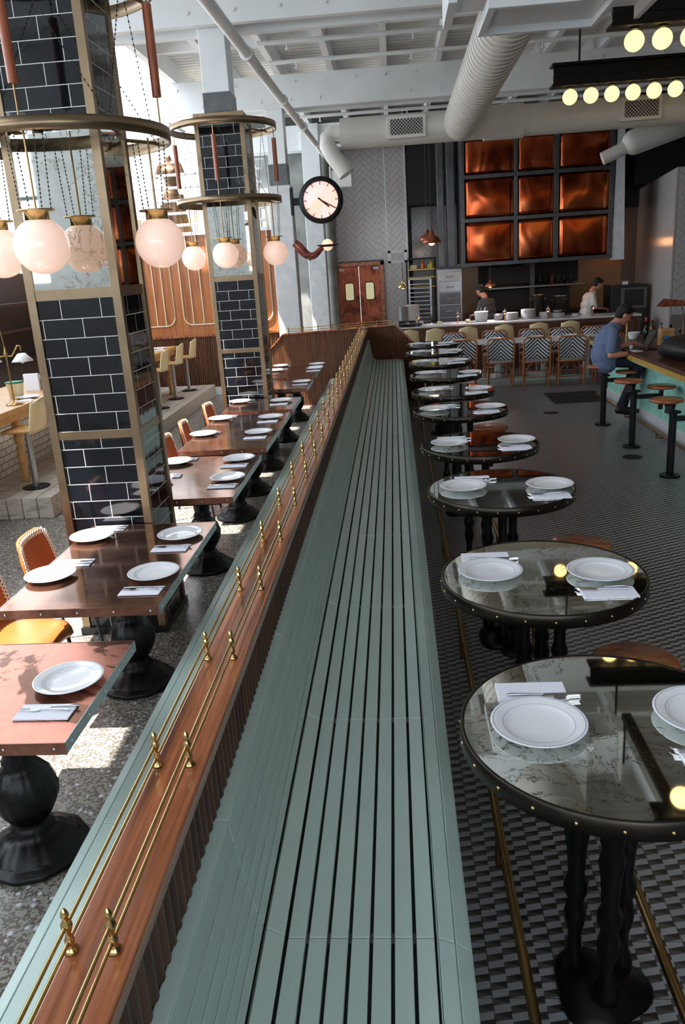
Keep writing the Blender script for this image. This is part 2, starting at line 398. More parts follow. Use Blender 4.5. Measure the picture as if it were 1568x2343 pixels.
# front (behind the photographer): unseen wall, window openings laid out for fill light and mirror reflections
struct(MB().box(-7, 7, -3.1, -3, 0, 2.3).box(-7, 7, -3.1, -3, 4.7, 5.74).box(3.2, 7, -3.1, -3, 2.3, 4.7).box(-5.3, -3.9, -3.1, -3, 2.3, 4.7).box(-2.2, -1.5, -3.1, -3, 2.3, 4.7).build('wall_front', 'white_old'))
mb = MB()
for k in range(9): mb.box(-7+k*1.2, -6.93+k*1.2, -3.08, -3.02, 2.3, 4.7)
mb.box(-7, 3.2, -3.08, -3.02, 3.5, 3.56)
w3 = struct(mb.build('window_3', 'dark')); MB().box(-7, 3.2, -3.055, -3.045, 2.3, 4.7).build('pane', 'pane', w3)
struct(MB().box(7, 7.1, -3, 22.5, 0, 5.74).build('wall_right', 'grey'))
# far walls
struct(MB().box(-4.5, -1.52, 20.5, 20.7, 0, 5.74).build('wall_back', 'conc'))
# white posts rising out of the tiled columns, and the two bare ones beyond
for i, (yc, z0) in enumerate(((5.05, 4.5), (10.07, 4.02))):
    p = empty('timber_post', ['white painted square post rising out of the nearest tiled column', 'white painted square post with dark steel shoe above the second tiled column'][i], 'post', (-1.9, yc, 0))
    MB().box(-.15, .15, -.17, .17, z0+.2, 5.36).build('post_shaft', 'ceilw', p, bevel=.008)
    MB().box(-.158, .158, -.178, .178, z0, z0+.2).build('steel_shoe', 'kitchen_metal', p)
p = empty('timber_post', 'bare chipped white post carrying the round station clock', 'post', (-1.9, 14.95, 0))
MB().box(-.15, .15, -.18, .18, 4.0, 5.36).build('post_shaft', 'ceilw', p, bevel=.008)
MB().box(-.158, .158, -.188, .188, 3.66, 4.0).build('steel_shoe', 'kitchen_metal', p)
MB().box(-.20, .20, -.2, .2, 0, 3.66).build('concrete_base', 'white_old', p, bevel=.015)
p = empty('timber_post', 'farthest white post, chipped and peeling, left of the copper doors', 'post', (-1.75, 19.8, 0))
MB().box(-.2, .2, -.2, .2, 3.7, 5.36).build('post_shaft', 'ceilw', p, bevel=.008)
MB().box(-.22, .2, -.22, .22, 0, 3.7).build('concrete_base', 'white_old', p, bevel=.015)
p = tag(MB().cyl((-1.47, 20.35, 0), (-1.47, 20.35, 5.5), .13, n=20).build('drain_pipe', 'conc'), 'fat stained grey riser pipe beside the copper doors', 'pipe')
# herringbone wall tiles
def clip(poly, x0, x1, z0, z1):
    for ax, v, sg in ((0, x0, 1), (0, x1, -1), (1, z0, 1), (1, z1, -1)):
        out = []
        for i in range(len(poly)):
            a, b = poly[i-1], poly[i]; da = (a[ax]-v)*sg; db = (b[ax]-v)*sg
            if da >= 0: out.append(a)
            if da*db < 0: tt = da/(da-db); out.append((a[0]+(b[0]-a[0])*tt, a[1]+(b[1]-a[1])*tt))
        poly = out
        if len(poly) < 3: return None
    return poly
def herring(name, rects, y, mat, W_=.11, L=.33, g=.006, parent=None, axis='y', f=1):
    mb = MB(); c45 = cos(pi/4)
    for x0, x1, z0, z1 in rects:
        cx, cz = (x0+x1)/2, (z0+z1)/2; R_ = max(x1-x0, z1-z0)*.75+.6; N = int(R_/W_)+2
        for a in range(-N, N):
            for b in range(-N, N):
                d = (a-b) % 6
                if d == 0: q = (a*W_, b*W_, L, W_)
                elif d == 5: q = None
                else: q = None
                # classic herringbone: horizontal brick at (a,b) when (a-b)%6==0, vertical one just right of it
                if q:
                    for (u0, v0, uw, vh) in ((a*W_, b*W_, L, W_), (a*W_+L, b*W_-L+W_, W_, L)):
                        r = [(u0+g/2, v0+g/2), (u0+uw-g/2, v0+g/2), (u0+uw-g/2, v0+vh-g/2), (u0+g/2, v0+vh-g/2)]
                        r = [(cx+(p*c45-s_*c45), cz+(p*c45+s_*c45)) for p, s_ in r]
                        r = clip(r, x0, x1, z0, z1)
                        if r:
                            n = len(r); 
                            vs = [(p, y, s_) if axis == 'y' else (y, p, s_) for p, s_ in r]
                            mb.add(vs, [tuple(range(n))])
    return mb.build(name, mat, parent)
M['tile_w'] = plain('white_wall_tile', srgb(188, 182, 180), .16, 0, .05, 20)
M['tile_orange_lit'] = plain('orange_lit_kitchen_tile', srgb(168, 134, 98), .2, 0, .05, 20)  # orange kitchen light on the tile is put into this colour
M['grout'] = plain('grey_grout', srgb(120, 112, 106), .9)
w = struct(MB().box(-1.52, -1.45, 20.5, 20.7, 0, 5.74).box(-1.45, -.21, 20.5, 20.7, 2.25, 5.74).box(-.21, .40, 20.5, 20.7, 0, 5.74).build('wall_back', 'grout'))
herring('tiling', ((-1.34, -.33, 2.36, 5.6), (-.21, .40, .6, 2.36), (-.33, .40, 2.36, 5.6), (-1.5, -1.34, 2.36, 5.6)), 20.494, 'tile_w', parent=w)
w = struct(MB().box(.40, 6.2, 21.3, 21.5, 0, 5.74).build('wall_back', 'grout'))
herring('tiling', ((.40, 1.75, .8, 3.6),), 21.294, 'tile_w', parent=w)
herring('tiling', ((1.75, 5.7, .9, 3.2),), 21.294, 'tile_orange_lit', parent=w)
struct(MB().box(.40, .5, 20.7, 21.3, 0, 5.74).box(.41, 1.68, 20.55, 21.28, 3.55, 4.95).build('trim_dark_soffit', 'dark'))
# copper swing doors
d = struct(MB().box(-1.45, -1.35, 20.44, 20.56, 0, 2.33).box(-.31, -.21, 20.44, 20.56, 0, 2.33).box(-1.45, -.21, 20.44, 20.56, 2.23, 2.33).build('door_1', 'copper_edge', bevel=.01), 'pair of copper clad swing doors with porthole windows')
for sx, (xa, xb) in ((0, (-1.35, -.832)), (1, (-.828, -.31))):
    lf = MB().box(xa, xb, 20.48, 20.52, .02, 2.23).build('door_leaf', 'copper_door', d, bevel=.004)
    xc = (xa+xb)/2+(-.01 if sx else .01); rr = []
    for (cx, cz, a) in ((xc+.06, 1.80, 0), (xc-.06, 1.80, pi/2), (xc-.06, 1.48, pi), (xc+.06, 1.48, 1.5*pi)): rr += arc(cx, cz, .05, a, a+pi/2, 4)
    MB().prism(rr, 'y', 20.465, 20.48).build('porthole_pane', emis('lit_kitchen_beyond_%d' % sx, srgb(210, 200, 160), .5), lf)
    MB().tube([(p[0], 20.462, p[1]) for p in rr], .012, 6, closed=True).build('porthole_gasket', 'dark', lf)
    MB().box(xb-.16 if sx else xa+.04, xb-.04 if sx else xa+.16, 20.46, 20.48, 2.14, 2.2).build('hinge_plate', 'steel', lf)
# side wall on the right of the kitchen
w = struct(MB().prism([(5.21, 16.0), (5.31, 16.0), (6.14, 21.3), (6.05, 21.3)], 'z', 0, 3.6).build('wall_kitchen_side', 'tile_w'))
w = struct(MB().box(5.21, 7, 15.9, 16.0, 0, 3.6).build('wall_kitchen_front', 'grout'))
herring('tiling', ((5.22, 5.52, 1, 3.59),), 15.895, 'tile_w', parent=w)
MB().box(5.54, 7, 15.87, 15.9, .9, 3.59).build('white_panel', 'white_old', w)
struct(MB().box(5.3, 7, 19.0, 19.1, 3.58, 5.36).build('wall_right_upper', 'dark'))
struct(MB().box(3.6, 7, 21.1, 21.2, 3.2, 5.6).build('wall_back_upper', 'dark'))
# far-left wall with oak panelling
w = struct(MB().box(-7, -2.12, 15.55, 15.7, 0, 3.02).build('wall_far_left', 'woodo'))
def reeded(x0, x1, z0, z1, y, pitch, amp, name, mat, parent, axis='x', sgn=-1):
    mb = MB(); n = int((x1-x0)/pitch); pts = []
    for i in range(n):
        for k in range(5): a = pi*k/5; pts.append((x0+pitch*(i+k/5), y+sgn*amp*sin(a)))
    pts.append((x1, y))
    vs = []
    for p, q in pts:
        for z in (z0, z1): vs.append((p, q, z) if axis == 'x' else (q, p, z))
    fs = [(2*i, 2*i+2, 2*i+3, 2*i+1) if (sgn < 0) == (axis == 'x') else (2*i, 2*i+1, 2*i+3, 2*i+2) for i in range(len(pts)-1)]
    mb.add(vs, fs); return mb.build(name, mat, parent)
reeded(-6.98, -2.14, .16, 1.13, 15.55, .042, .02, 'reeded_dado', 'reed_end', w)
MB().box(-7, -2.12, 15.51, 15.55, 1.13, 1.17).build('dado_cap', 'mahog', w)
MB().box(-7, -2.12, 15.52, 15.55, 0, .15).build('skirting', 'ceilw', w)
def ubars(x0, x1, z0, z1, inner, r=.16):
    a = [(x0, 15.53, z1), (x0, 15.53, z0+r)]+[(x, 15.53, z) for x, z in arc(x0+r, z0+r, r, pi, 1.5*pi, 6)]+[(x, 15.53, z) for x, z in arc(x1-r, z0+r, r, 1.5*pi, 2*pi, 6)]+[(x1, 15.53, z0+r), (x1, 15.53, z1)]
    mb = MB().tube(a, .014, 6)
    for x in inner: mb.tube([(x, 15.53, z0), (x, 15.53, z1)], .012, 6)
    return mb
ubars(-4.02, -2.3, 1.36, 2.98, [-3.84, -3.64, -3.44, -3.24, -3.04, -2.84, -2.64, -2.46]).build('bent_tube_screen', 'cream_tube', w)
ubars(-5.9, -4.2, 1.36, 2.98, [-5.7, -5.5, -5.3, -5.1, -4.9, -4.7, -4.55, -4.38]).build('bent_tube_screen', 'cream_tube', w)
struct(MB().box(-7, -2.12, 15.5, 15.75, 2.98, 3.04).build('trim_shelf', 'ceilw'))
# pipe-rail shelving over it, statue and boxes on the loft behind
sh = empty('shelf_rail', 'white pipe rail shelving above the oak panelling', 'railing', (0, 15.55, 0))
for i, z in enumerate((3.17, 3.38, 3.6, 3.82, 4.04)): MB().cyl((-5.6, 0, z), (-2.3, 0, z), .026, n=10).build('rail', 'ceilw', sh)
for x in (-5.4, -4.35, -3.45, -2.4): MB().cyl((x, .03, 3.04), (x, .03, 4.1), .03, n=10).build('upright', 'ceilw', sh)
struct(MB().box(-7, -2.12, 15.75, 17.6, 2.9, 3.0).build('floor_loft', 'plank'))
struct(MB().box(-7, -2.3, 17.6, 17.7, 0, 3.9).build('wall_loft', 'ceilw'))
mb = MB(); mb.box(-7, -2.3, 17.6, 17.7, 5.3, 5.5)
for k in range(5): mb.box(-7+k*1.15, -6.9+k*1.15, 17.6, 17.7, 3.9, 5.3)
w4 = struct(mb.build('window_4', 'ceilw')); MB().box(-7, -2.3, 17.64, 17.65, 3.9, 5.3).build('pane', 'pane', w4)
st = empty('torso_statue', 'bronze draped female torso statue behind the white rails', 'statue', (-4.15, 16.2, 3.0))
mb = MB(); mb.cap((-.03, 0, .62), (-.02, 0, .74), .19, .16); mb.cap((-.02, 0, .74), (0, 0, .92), .15, .115); mb.cap((0, 0, .92), (.01, 0, 1.14), .115, .15)
mb.cap((-.14, 0, 1.27), (.14, .02, 1.29), .085, .085); mb.cap((-.05, 0, 1.15), (.06, 0, 1.15), .13, .13); mb.cap((0, 0, 1.3), (.0, 0, 1.42), .06, .055)
mb.ell((-.075, -.11, 1.17), .068, 14); mb.ell((.085, -.11, 1.17), .068, 14); mb.cap((.19, .0, 1.28), (.25, -.02, 1.12), .055, .045); mb.cap((-.19, 0, 1.26), (-.26, -.02, 1.10), .055, .045)
mb.build('torso', 'bronze', st, remesh=.018)
def drape(u, v):
    a = 2*pi*u; r = (.235+.10*(1-v)**1.5)*(1+.05*sin(7*a+6*v)+.03*sin(13*a-4*v))
    return (-.03+r*cos(a)*1.0, r*sin(a)*.8, v*(.66+.10*cos(a)))
MB().grid(drape, 90, 16).build('drapery', 'bronze', st)
for i, (x, y, sx, sz, m, l, c) in enumerate(((-4.98, 16.1, .3, .35, 'cream', 'cream carton left of the bronze statue', 'box'), (-3.55, 16.1, .34, .5, 'cream', 'tall cream carton right of the bronze statue', 'box'), (-3.1, 16.2, .4, .28, 'seatw', 'brown wooden crate at the right end of the loft', 'crate'), (-3.15, 15.95, .18, .14, 'copper_raw', 'small red tin in front of the wooden crate', 'tin'))):
    tag(MB().box(-sx/2, sx/2, -.15, .15, 0, sz).build(c if c != 'box' else 'carton', m, loc=(x, y, 3.0), bevel=.006), l, c)

# ============================================================ BENCH WITH ITS PARTITION
Y0, Y1 = -.6, 13.66
pt = empty('bench_partition', 'long mahogany capped divider running between the two slatted benches', 'partition', (0, 0, 0))
MB().box(-.575, -.456, Y0, Y1+.02, 1.196, 1.234).build('wood_cap', 'mahog', pt, bevel=.005)
MB().box(-.566, -.469, Y0, Y1, 0, 1.196).build('core_panel', 'reed', pt)
reeded(Y0, Y1, 1.062, 1.196, -.468, .04, .009, 'reeded_fascia', 'reed', pt, axis='y', sgn=1)
reeded(Y0, Y1, .8, 1.196, -.567, .04, .009, 'reeded_fascia', 'reed', pt, axis='y', sgn=-1)
MB().box(-.4775, -.4725, Y0, 1.6, 1.2343, 1.2346).build('cap_joint', 'reed', pt) if False else None
def slat(parent, a, b, th=.02, mat='teal', segs=None, name='seat_slat'):
    a = Vector((a[0], 0, a[1])); b = Vector((b[0], 0, b[1])); d = (b-a).normalized(); n = Vector((-d.z, 0, d.x))
    if n.z < 0: n = -n
    q = [(a.x, a.z), (b.x, b.z), (b.x-n.x*th, b.z-n.z*th), (a.x-n.x*th, a.z-n.z*th)]
    mb = MB(); ys = segs or [Y0, .53, 1.535, 2.505, 3.5, 4.547, 5.55, 6.55, 7.55, 8.55, 9.55, 10.6, 11.6, 12.6, Y1]
    for i in range(len(ys)-1): mb.prism(q, 'y', ys[i]+.0012, ys[i+1]-.0012)
    return mb.build(name, mat, parent, bevel=.0022)
rb = empty('slatted_bench', 'raised teal slatted bench on the round table side of the divider', 'bench', (0, 0, 0))
prof = [(-.466, 1.058, -.434, 1.058)]
slat(rb, (-.466, 1.058), (-.434, 1.056), name='top_ledge')
bk = [(-.433, 1.052), (-.4235, .985), (-.414, .925), (-.4045, .874), (-.396, .828), (-.386, .785), (-.374, .751)]
for i in range(6):
    a, b = Vector(bk[i]), Vector(bk[i+1]); d = (b-a).normalized()*.003
    slat(rb, tuple(a+d), tuple(b-d), name='back_slat')
slat(rb, (-.369, .745), (-.326, .7205))
xs = -.3195
for i in range(7):
    slat(rb, (xs, .715), (xs+.0432, .715)); xs += .0518
slat(rb, (xs-.0005, .715), (.0405, .715)); slat(rb, (.045, .7135), (.0835, .700)); slat(rb, (.0865, .698), (.1215, .672), name='front_slat')
MB().box(.105, .124, Y0, Y1, .1, .668).build('front_panel', 'teal', rb)
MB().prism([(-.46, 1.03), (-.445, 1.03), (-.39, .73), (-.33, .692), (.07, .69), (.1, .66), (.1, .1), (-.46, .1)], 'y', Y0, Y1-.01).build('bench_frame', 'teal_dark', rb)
for y in (.54, 1.54, 2.51, 3.5, 4.55, 5.55, 6.55, 7.55, 8.55, 9.55, 10.6, 11.6, 12.6): MB().box(-.31, .035, y-.012, y+.02, .69, .7045).build('cross_bearer', 'kitchen_metal', rb)
lb = empty('slatted_bench', 'low teal slatted bench on the copper table side of the divider', 'bench', (0, 0, 0))
LY0, LY1 = -.6, 13.64
lseg = [LY0, .8, 2.3, 3.8, 5.3, 6.8, 8.3, 9.8, 11.3, LY1]
slat(lb, (-1.133, .442), (-1.0975, .45), segs=lseg, name='front_slat')
xs = -1.094
for i in range(9): slat(lb, (xs, .45), (xs+.052, .45), segs=lseg); xs += .0555
for i in range(5): slat(lb, (-.592+i*.002, .50+i*.085), (-.588+i*.002, .58+i*.085), segs=lseg, name='back_slat')
MB().box(-1.125, -1.11, LY0, LY1, .1, .425).build('front_panel', 'teal', lb)
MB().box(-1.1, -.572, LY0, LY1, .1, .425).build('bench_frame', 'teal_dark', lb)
# gallery rails on the cap
def gallery(label, x):
    g = empty('gallery_rail', label, 'rail', (x, 0, 1.234))
    for h in (.022, .052):
        MB().cyl((0, Y0, h), (0, Y1-.05, h), .0036, n=8).build('rod', 'brass', g)
    prof = [(0, 0), (.0125, 0), (.0125, .004), (.009, .008), (.006, .012), (.008, .018), (.0085, .024), (.006, .03), (.0045, .036), (.007, .042), (.0095, .05), (.0095, .055), (.006, .061), (.0045, .066), (.007, .071), (.006, .077), (.0025, .084), (0, .086)]
    first = None
    for k in range(27):
        y = .0+k*.5-.005
        if first is None: first = MB().lathe(prof, n=14).build('rail_post', 'brass', g, loc=(0, y, 0))
        else: c = first.copy(); C.objects.link(c); c.location = (0, y, 0)
    return g
gallery('brass gallery rail along the left edge of the mahogany cap', -.563)
gallery('brass gallery rail along the right side of the mahogany cap', -.491)
# end wall
ew = struct(MB().prism([(-2.9, 0), (.46, 0), (.46, .80), (.0, 1.262), (-1.89, 1.212), (-2.3, .82), (-2.9, .82)], 'y', 13.7, 13.82).build('wall_end', 'reed_end'))
def rd_clip():
    mb = MB(); x = -2.9
    def top(x): return 1.262-(x)*1.0 if x > 0 else (1.262+(x/1.89)*.05 if x > -1.89 else max(.82, 1.212+(x+1.89)*.956))
    while x < .45:
        for k in range(4):
            a0, a1 = pi*k/4, pi*(k+1)/4; xa, xb = x+.028*k/4, x+.028*(k+1)/4
            mb.add([(xa, 13.7-.009*sin(a0), .0), (xb, 13.7-.009*sin(a1), .0), (xb, 13.7-.009*sin(a1), top(xb)), (xa, 13.7-.009*sin(a0), top(xa))], [(0, 1, 2, 3)])
        x += .028
    return mb
rd_clip().build('reeding', 'reed_end', ew)
cp = [(-2.3, .82), (-1.89, 1.212), (0, 1.262), (.46, .80)]
mb = MB()
for a, b in zip(cp[:-1], cp[1:]):
    a = Vector(a); b = Vector(b); d = (b-a).normalized(); n = Vector((-d.y, d.x))
    if n.y < 0: n = -n
    mb.prism([tuple(a), tuple(b), tuple(b+n*.02), tuple(a+n*.02)], 'y', 13.67, 13.85)
mb.build('wood_cap', 'mahog', ew)
g = empty('gallery_rail', 'thin brass rail along the top of the reeded end wall', 'rail', (0, 13.76, 1.28))
for h in (.03, .07): MB().tube([(-1.85, 0, h-.052), (-.02, 0, h)], .006, 6).build('rod', 'brass', g)
for k in range(8): MB().cyl((-1.8+k*.25, 0, -.05+k*.006), (-1.8+k*.25, 0, .05+k*.006), .009, n=8).build('rail_post', 'brass', g)
# brass foot rails
for x, l in ((.315, 'brass foot rail nearest the bench under the round tables'), (.735, 'brass foot rail on the aisle side under the round tables')):
    f = empty('foot_rail', l, 'foot rail', (x, 0, 0))
    MB().cyl((0, -.5, .2), (0, 13.6, .2), .017, n=12).build('tube', 'brass_old', f)
    for k in range(8): MB().cyl((0, .9+k*1.7, 0), (0, .9+k*1.7, .2), .011, n=8).build('bracket', 'brass_old', f)

# ============================================================ TABLEWARE PROTOTYPES
def make_plate():
    prof = [(0, .006), (.055, .003), (.06, 0), (.066, 0), (.07, .005), (.1, .012), (.133, .021), (.1355, .0225), (.136, .0235), (.134, .0245), (.129, .0243), (.1275, .0242), (.104, .0178), (.1015, .0172), (.1005, .017), (.092, .0125), (.085, .0098), (.04, .0085), (0, .0085)]
    ms = [0]*(len(prof)-1); ms[10] = 1; ms[13] = 1
    return MB().lathe(prof, n=48, mats=ms).build('dinner_plate', ['white', 'blue'])
plate0 = make_plate()
nap0 = MB().box(-.105, .105, -.052, .052, 0, .0035).box(-.104, .1045, -.051, .0515, .0035, .0065).build('paper_napkin', 'napkin', bevel=.001)
def make_knife():
    mb = MB()
    def bl(u, v):
        x = -.11+.105*u; w = .0085*(1-.75*max(0, (.25-u))/.25)
        return (x, -w+2*w*v*.9, .0016)
    mb.prism([(-.112, .006), (-.108, -.004), (-.095, -.009), (-.01, -.0085), (0, -.005), (0, .007)], 'z', 0, .0018)
    k = mb.build('knife_blade_tmp', 'chrome'); me = k.data; bpy.data.objects.remove(k)
    mb2 = MB().prism([(-.112, .006), (-.108, -.004), (-.095, -.009), (-.01, -.0085), (0, -.005), (0, .007)], 'z', 0, .0018)
    mb2.tube([(0, .001, .003), (.02, .001, .0035), (.07, .001, .0045), (.1, .001, .0045), (.108, .001, .0035)], [.003, .0035, .0048, .0055, .003], 8)
    return mb2.build('dinner_knife', 'chrome')
knife0 = make_knife()
def make_fork():
    mb = MB()
    hd = [(-.055, -.009), (-.04, -.012), (-.028, -.011), (-.018, -.004), (-.018, .004), (-.028, .011), (-.04, .012), (-.055, .009)]
    mb.prism(hd, 'z', .003, .0048)
    for k in range(4): mb.prism([(-.098, -.0098+k*.006), (-.054, -.0104+k*.006), (-.054, -.0074+k*.006), (-.098, -.0082+k*.006)], 'z', .0025, .0043)
    mb.tube([(-.02, 0, .004), (.02, 0, .008), (.07, 0, .006), (.095, 0, .0035)], [.003, .0026, .0042, .006], 8)
    return mb.build('dinner_fork', 'chrome')
fork0 = make_fork()
usedp = {}
def put(proto, loc, rz, label, cat, group):
    k = proto.name
    if k not in usedp: usedp[k] = 1; o = proto
    else: o = proto.copy(); C.objects.link(o)
    o.location = loc; o.rotation_euler = (0, 0, rz); return tag(o, label, cat, group)
# ============================================================ ROUND BISTRO TABLES
ORD = ['nearest', 'second nearest', 'third', 'fourth', 'fifth', 'sixth', 'seventh', 'eighth', 'ninth', 'farthest']
def round_table():
    r = empty('bistro_table', '', 'table', (0, 0, 0))
    R_ = .424; zt = .975
    tp = MB().cyl((0, 0, zt-.012), (0, 0, zt), R_-.012, n=96).build('mirror_top', 'mirror', r)
    prof = [(R_-.012, zt-.001), (R_-.006, zt+.004), (R_, zt), (R_+.001, zt-.05), (R_-.006, zt-.052), (R_-.012, zt-.04)]
    MB().lathe(prof, n=96).build('edge_band', 'rim', r)
    MB().cyl((0, 0, zt-.04), (0, 0, zt-.013), R_-.013, n=48).build('underside', 'iron_dull', r)
    rv = MB().ell((0, 0, 0), .0058, 10).build('rivet', 'brass', r)
    for k in range(24):
        a = 2*pi*(k+.35)/24; q = rv if k == 0 else rv.copy()
        if k: C.objects.link(q)
        q.location = (R_*cos(a), R_*sin(a), zt-.026)
    for k in range(3):
        a = 2*pi*k/3+.5; cx, cy = .085*cos(a), .085*sin(a)
        pf = [(.020, .05), (.034, .06), (.036, .1), (.022, .13), (.02, .2), (.03, .24), (.034, .28), (.024, .33), (.036, .36), (.036, .39), (.024, .42), (.030, .52), (.038, .58), (.028, .62), (.036, .65), (.024, .69), (.026, .78), (.03, .9), (.042, .935)]
        MB().lathe(pf, (cx, cy, 0), n=20, lobes=8, amp=.07).build('turned_leg', 'iron', r)
    MB().lathe([(0, .0), (.145, .0), (.15, .012), (.145, .025), (.12, .035), (.1, .055), (.05, .07), (0, .07)], n=36, lobes=3, amp=.12).build('foot', 'iron', r)
    MB().lathe([(.0, .92), (.15, .92), (.16, .935), (0, .935)], n=24).build('top_flange', 'iron_dull', r)
    return r
rt0 = round_table()
TY = [2.03, 3.18, 4.545, 5.74, 7.19, 8.29, 9.55, 10.82, 12.06, 13.21]
rot_t = [0, .9, 2.1, .4, 1.6, 2.7, .2, 1.2, 2.4, .7]
for i, y in enumerate(TY):
    lab = 'round mirror topped table with studded rim, %s beside the bench' % ORD[i]
    o = rt0 if i == 0 else dup(rt0, group=None)
    o.location = ([.565, .577, .579, .578, .557, .571, .575, .59, .565, .58][i], y, 0); o.rotation_euler = (0, 0, rot_t[i]); tag(o, lab, 'table', 'round bistro tables along the bench')
    zt = .9755
    px, py = [(.362, 2.02), (.362, 3.2), (.362, 4.555), (.36, 5.74), (.325, 7.17), (.35, 8.31), (.35, 9.62), (.34, 10.8), (.34, 12.03), (.34, 13.2)][i]
    qx, qy = [(.83, 2.06), (.81, 3.16), (.855, 4.52), (.845, 5.74), (.82, 7.16), (.83, 8.24), (.86, 9.5), (.83, 10.72), (.83, 11.95), (.80, 13.1)][i]
    w1, w2 = 'bench side of the %s round table' % ORD[i], 'aisle side of the %s round table' % ORD[i]
    put(plate0, (px, py, zt), 0, 'blue-rimmed plate, '+w1, 'plate', 'plates on the round tables')
    put(plate0, (qx, qy, zt), 0, 'blue-rimmed plate, '+w2, 'plate', 'plates on the round tables')
    n1 = (px+.0+[.01, 0, .07, .03, .1, .09, .1, .1, .1, .1][i], py+.195, zt)
    n2 = (qx-[.02, .015, .03, .035, .05, .04, .05, .05, .05, .05][i], qy-.205, zt)
    put(nap0, n1, 0, 'folded napkin behind the plate, '+w1, 'napkin', 'napkins on the round tables')
    put(nap0, n2, 0, 'folded napkin in front of the plate, '+w2, 'napkin', 'napkins on the round tables')
    put(knife0, (n1[0]+.03, n1[1]-.028, zt+.0068), pi, 'steel table knife on the napkin, '+w1, 'knife', 'knives on the round tables')
    put(fork0, (n1[0]+.04, n1[1]-.05, zt+.0068), pi+.06, 'steel table fork on the napkin, '+w1, 'fork', 'forks on the round tables')
    put(knife0, (n2[0]-.01, n2[1]+.045, zt+.0068), .02, 'steel table knife on the napkin, '+w2, 'knife', 'knives on the round tables')
    put(fork0, (n2[0]-.02, n2[1]+.022, zt+.0068), -.05, 'steel table fork on the napkin, '+w2, 'fork', 'forks on the round tables')
# swing-out stools bolted beside the round tables
def swing_stool(z=.70):
    r = empty('swivel_stool', '', 'stool')
    MB().lathe([(0, z-.035), (.16, z-.035), (.172, z-.025), (.172, z-.008), (.16, z), (0, z+.001)], n=40).build('seat', 'seatw', r)
    MB().lathe([(0, z-.05), (.05, z-.05), (.06, z-.036), (0, z-.036)], n=20).build('seat_boss', 'iron_dull', r)
    MB().cyl((0, 0, .3), (0, 0, z-.045), .026, n=16).build('post', 'iron_dull', r)
    MB().obox((-.16, .03, .34), .38, .05, .04, Matrix.Rotation(-.2, 3, 'Z')).build('swing_arm', 'iron_dull', r, bevel=.006)
    MB().cyl((-.34, .07, .0), (-.34, .07, .36), .03, n=16).build('floor_post', 'iron_dull', r)
    MB().lathe([(0, 0), (.09, 0), (.09, .012), (0, .012)], (-.34, .07, 0), n=24).build('base_plate', 'iron_dull', r)
    return r
s0 = swing_stool()
for i, (x, y, l) in enumerate(((.90, 2.92, 'nearest'), (.985, 4.30, 'second nearest'), (.88, 7.70, 'farthest visible'))):
    o = s0 if i == 0 else dup(s0)
    o.location = (x, y, 0); tag(o, 'round wooden swing-out stool, %s one beside the round tables' % l, 'stool', 'wooden stools beside the round tables')

# ============================================================ COPPER TABLES
def pedestal(parent, y):
    pf = [(0, 0), (.205, 0), (.215, .012), (.21, .028), (.18, .036), (.175, .045), (.15, .075), (.115, .105), (.085, .12), (.09, .135), (.075, .15), (.07, .165), (.095, .2), (.125, .26), (.13, .31), (.11, .37), (.08, .41), (.06, .435), (.07, .45), (.055, .47), (.062, .5), (.066, .56), (.06, .62), (.055, .68), (.075, .70)]
    MB().lathe(pf[:6], (0, y, 0), n=48, lobes=12, amp=.02).build('pedestal_foot', 'iron', parent)
    MB().lathe(pf[5:], (0, y, 0), n=48, lobes=16, amp=.03).build('pedestal', 'iron', parent)
def ctable(x0, x1, y0, y1, mat, label, peds, z=.765):
    cx, cy = (x0+x1)/2, (y0+y1)/2
    r = empty('copper_table', label, 'table', (cx, cy, 0)); w, d = (x1-x0)/2, (y1-y0)/2
    MB().box(-w+.002, w-.002, -d+.002, d-.002, z-.035, z).build('tabletop', mat, r, bevel=.002)
    MB().box(-w, w, -d-.003, -d+.002, z-.045, z+.001).build('long_edge_band', 'copper_edge', r); MB().box(-w, w, d-.002, d+.003, z-.045, z+.001).build('long_edge_band', 'copper_edge', r)
    MB().box(-w-.001, -w+.003, -d, d, z-.045, z+.001).build('side_edge_band', 'steel', r); MB().box(w-.003, w+.001, -d, d, z-.045, z+.001).build('side_edge_band', 'steel', r)
    mb = MB()
    n = max(2, int(2*w/.2)+1)
    for k in range(n):
        x = -w+.04+k*(2*w-.08)/(n-1)
        mb.ell((x, -d-.003, z-.022), .006, 8)
    n = int(2*d/.17)+1
    for k in range(n):
        y = -d+.05+k*(2*d-.1)/(n-1)
        mb.ell((w+.001, y, z-.022), .006, 8)
    mb.build('rivets', 'chrome', r)
    for p in peds: pedestal(r, p)
    MB().box(-w+.1, w-.1, -d+.06, d-.06, z-.07, z-.04).build('underframe', 'iron_dull', r)
    return r
GT = 'copper topped tables with rivets along the low bench'
CT = [(2.315, 3.09, 'copper_raw', 'copper table with worn pink patches, nearest on the terrazzo side', 0),
      (3.46, 4.77, 'copper_top', 'long brown copper table laid for four in front of the first tiled column', 0),
      (5.33, 6.63, 'copper_top', 'long brown copper table just beyond the first tiled column', 0),
      (6.90, 7.76, 'copper_top', 'brown copper table pushed edge to edge with another, nearer of the pair', 0),
      (7.765, 8.66, 'copper_top', 'brown copper table pushed edge to edge with another, farther of the pair', 0),
      (8.86, 9.72, 'copper_top', 'copper table right in front of the second tiled column', 0),
      (10.45, 11.3, 'copper_top', 'copper table set for two beyond the second tiled column', 0),
      (11.62, 13.1, 'copper_top', 'farthest copper table, against the reeded end wall', 0)]
for y0, y1, m, l, p in CT:
    ctable(-1.99, -1.185, y0, y1, m, l, [0.0])
cn = ['the nearest', 'the four-place', 'the third', 'the fourth', 'the fifth', 'the column-side', 'the seventh', 'the farthest']
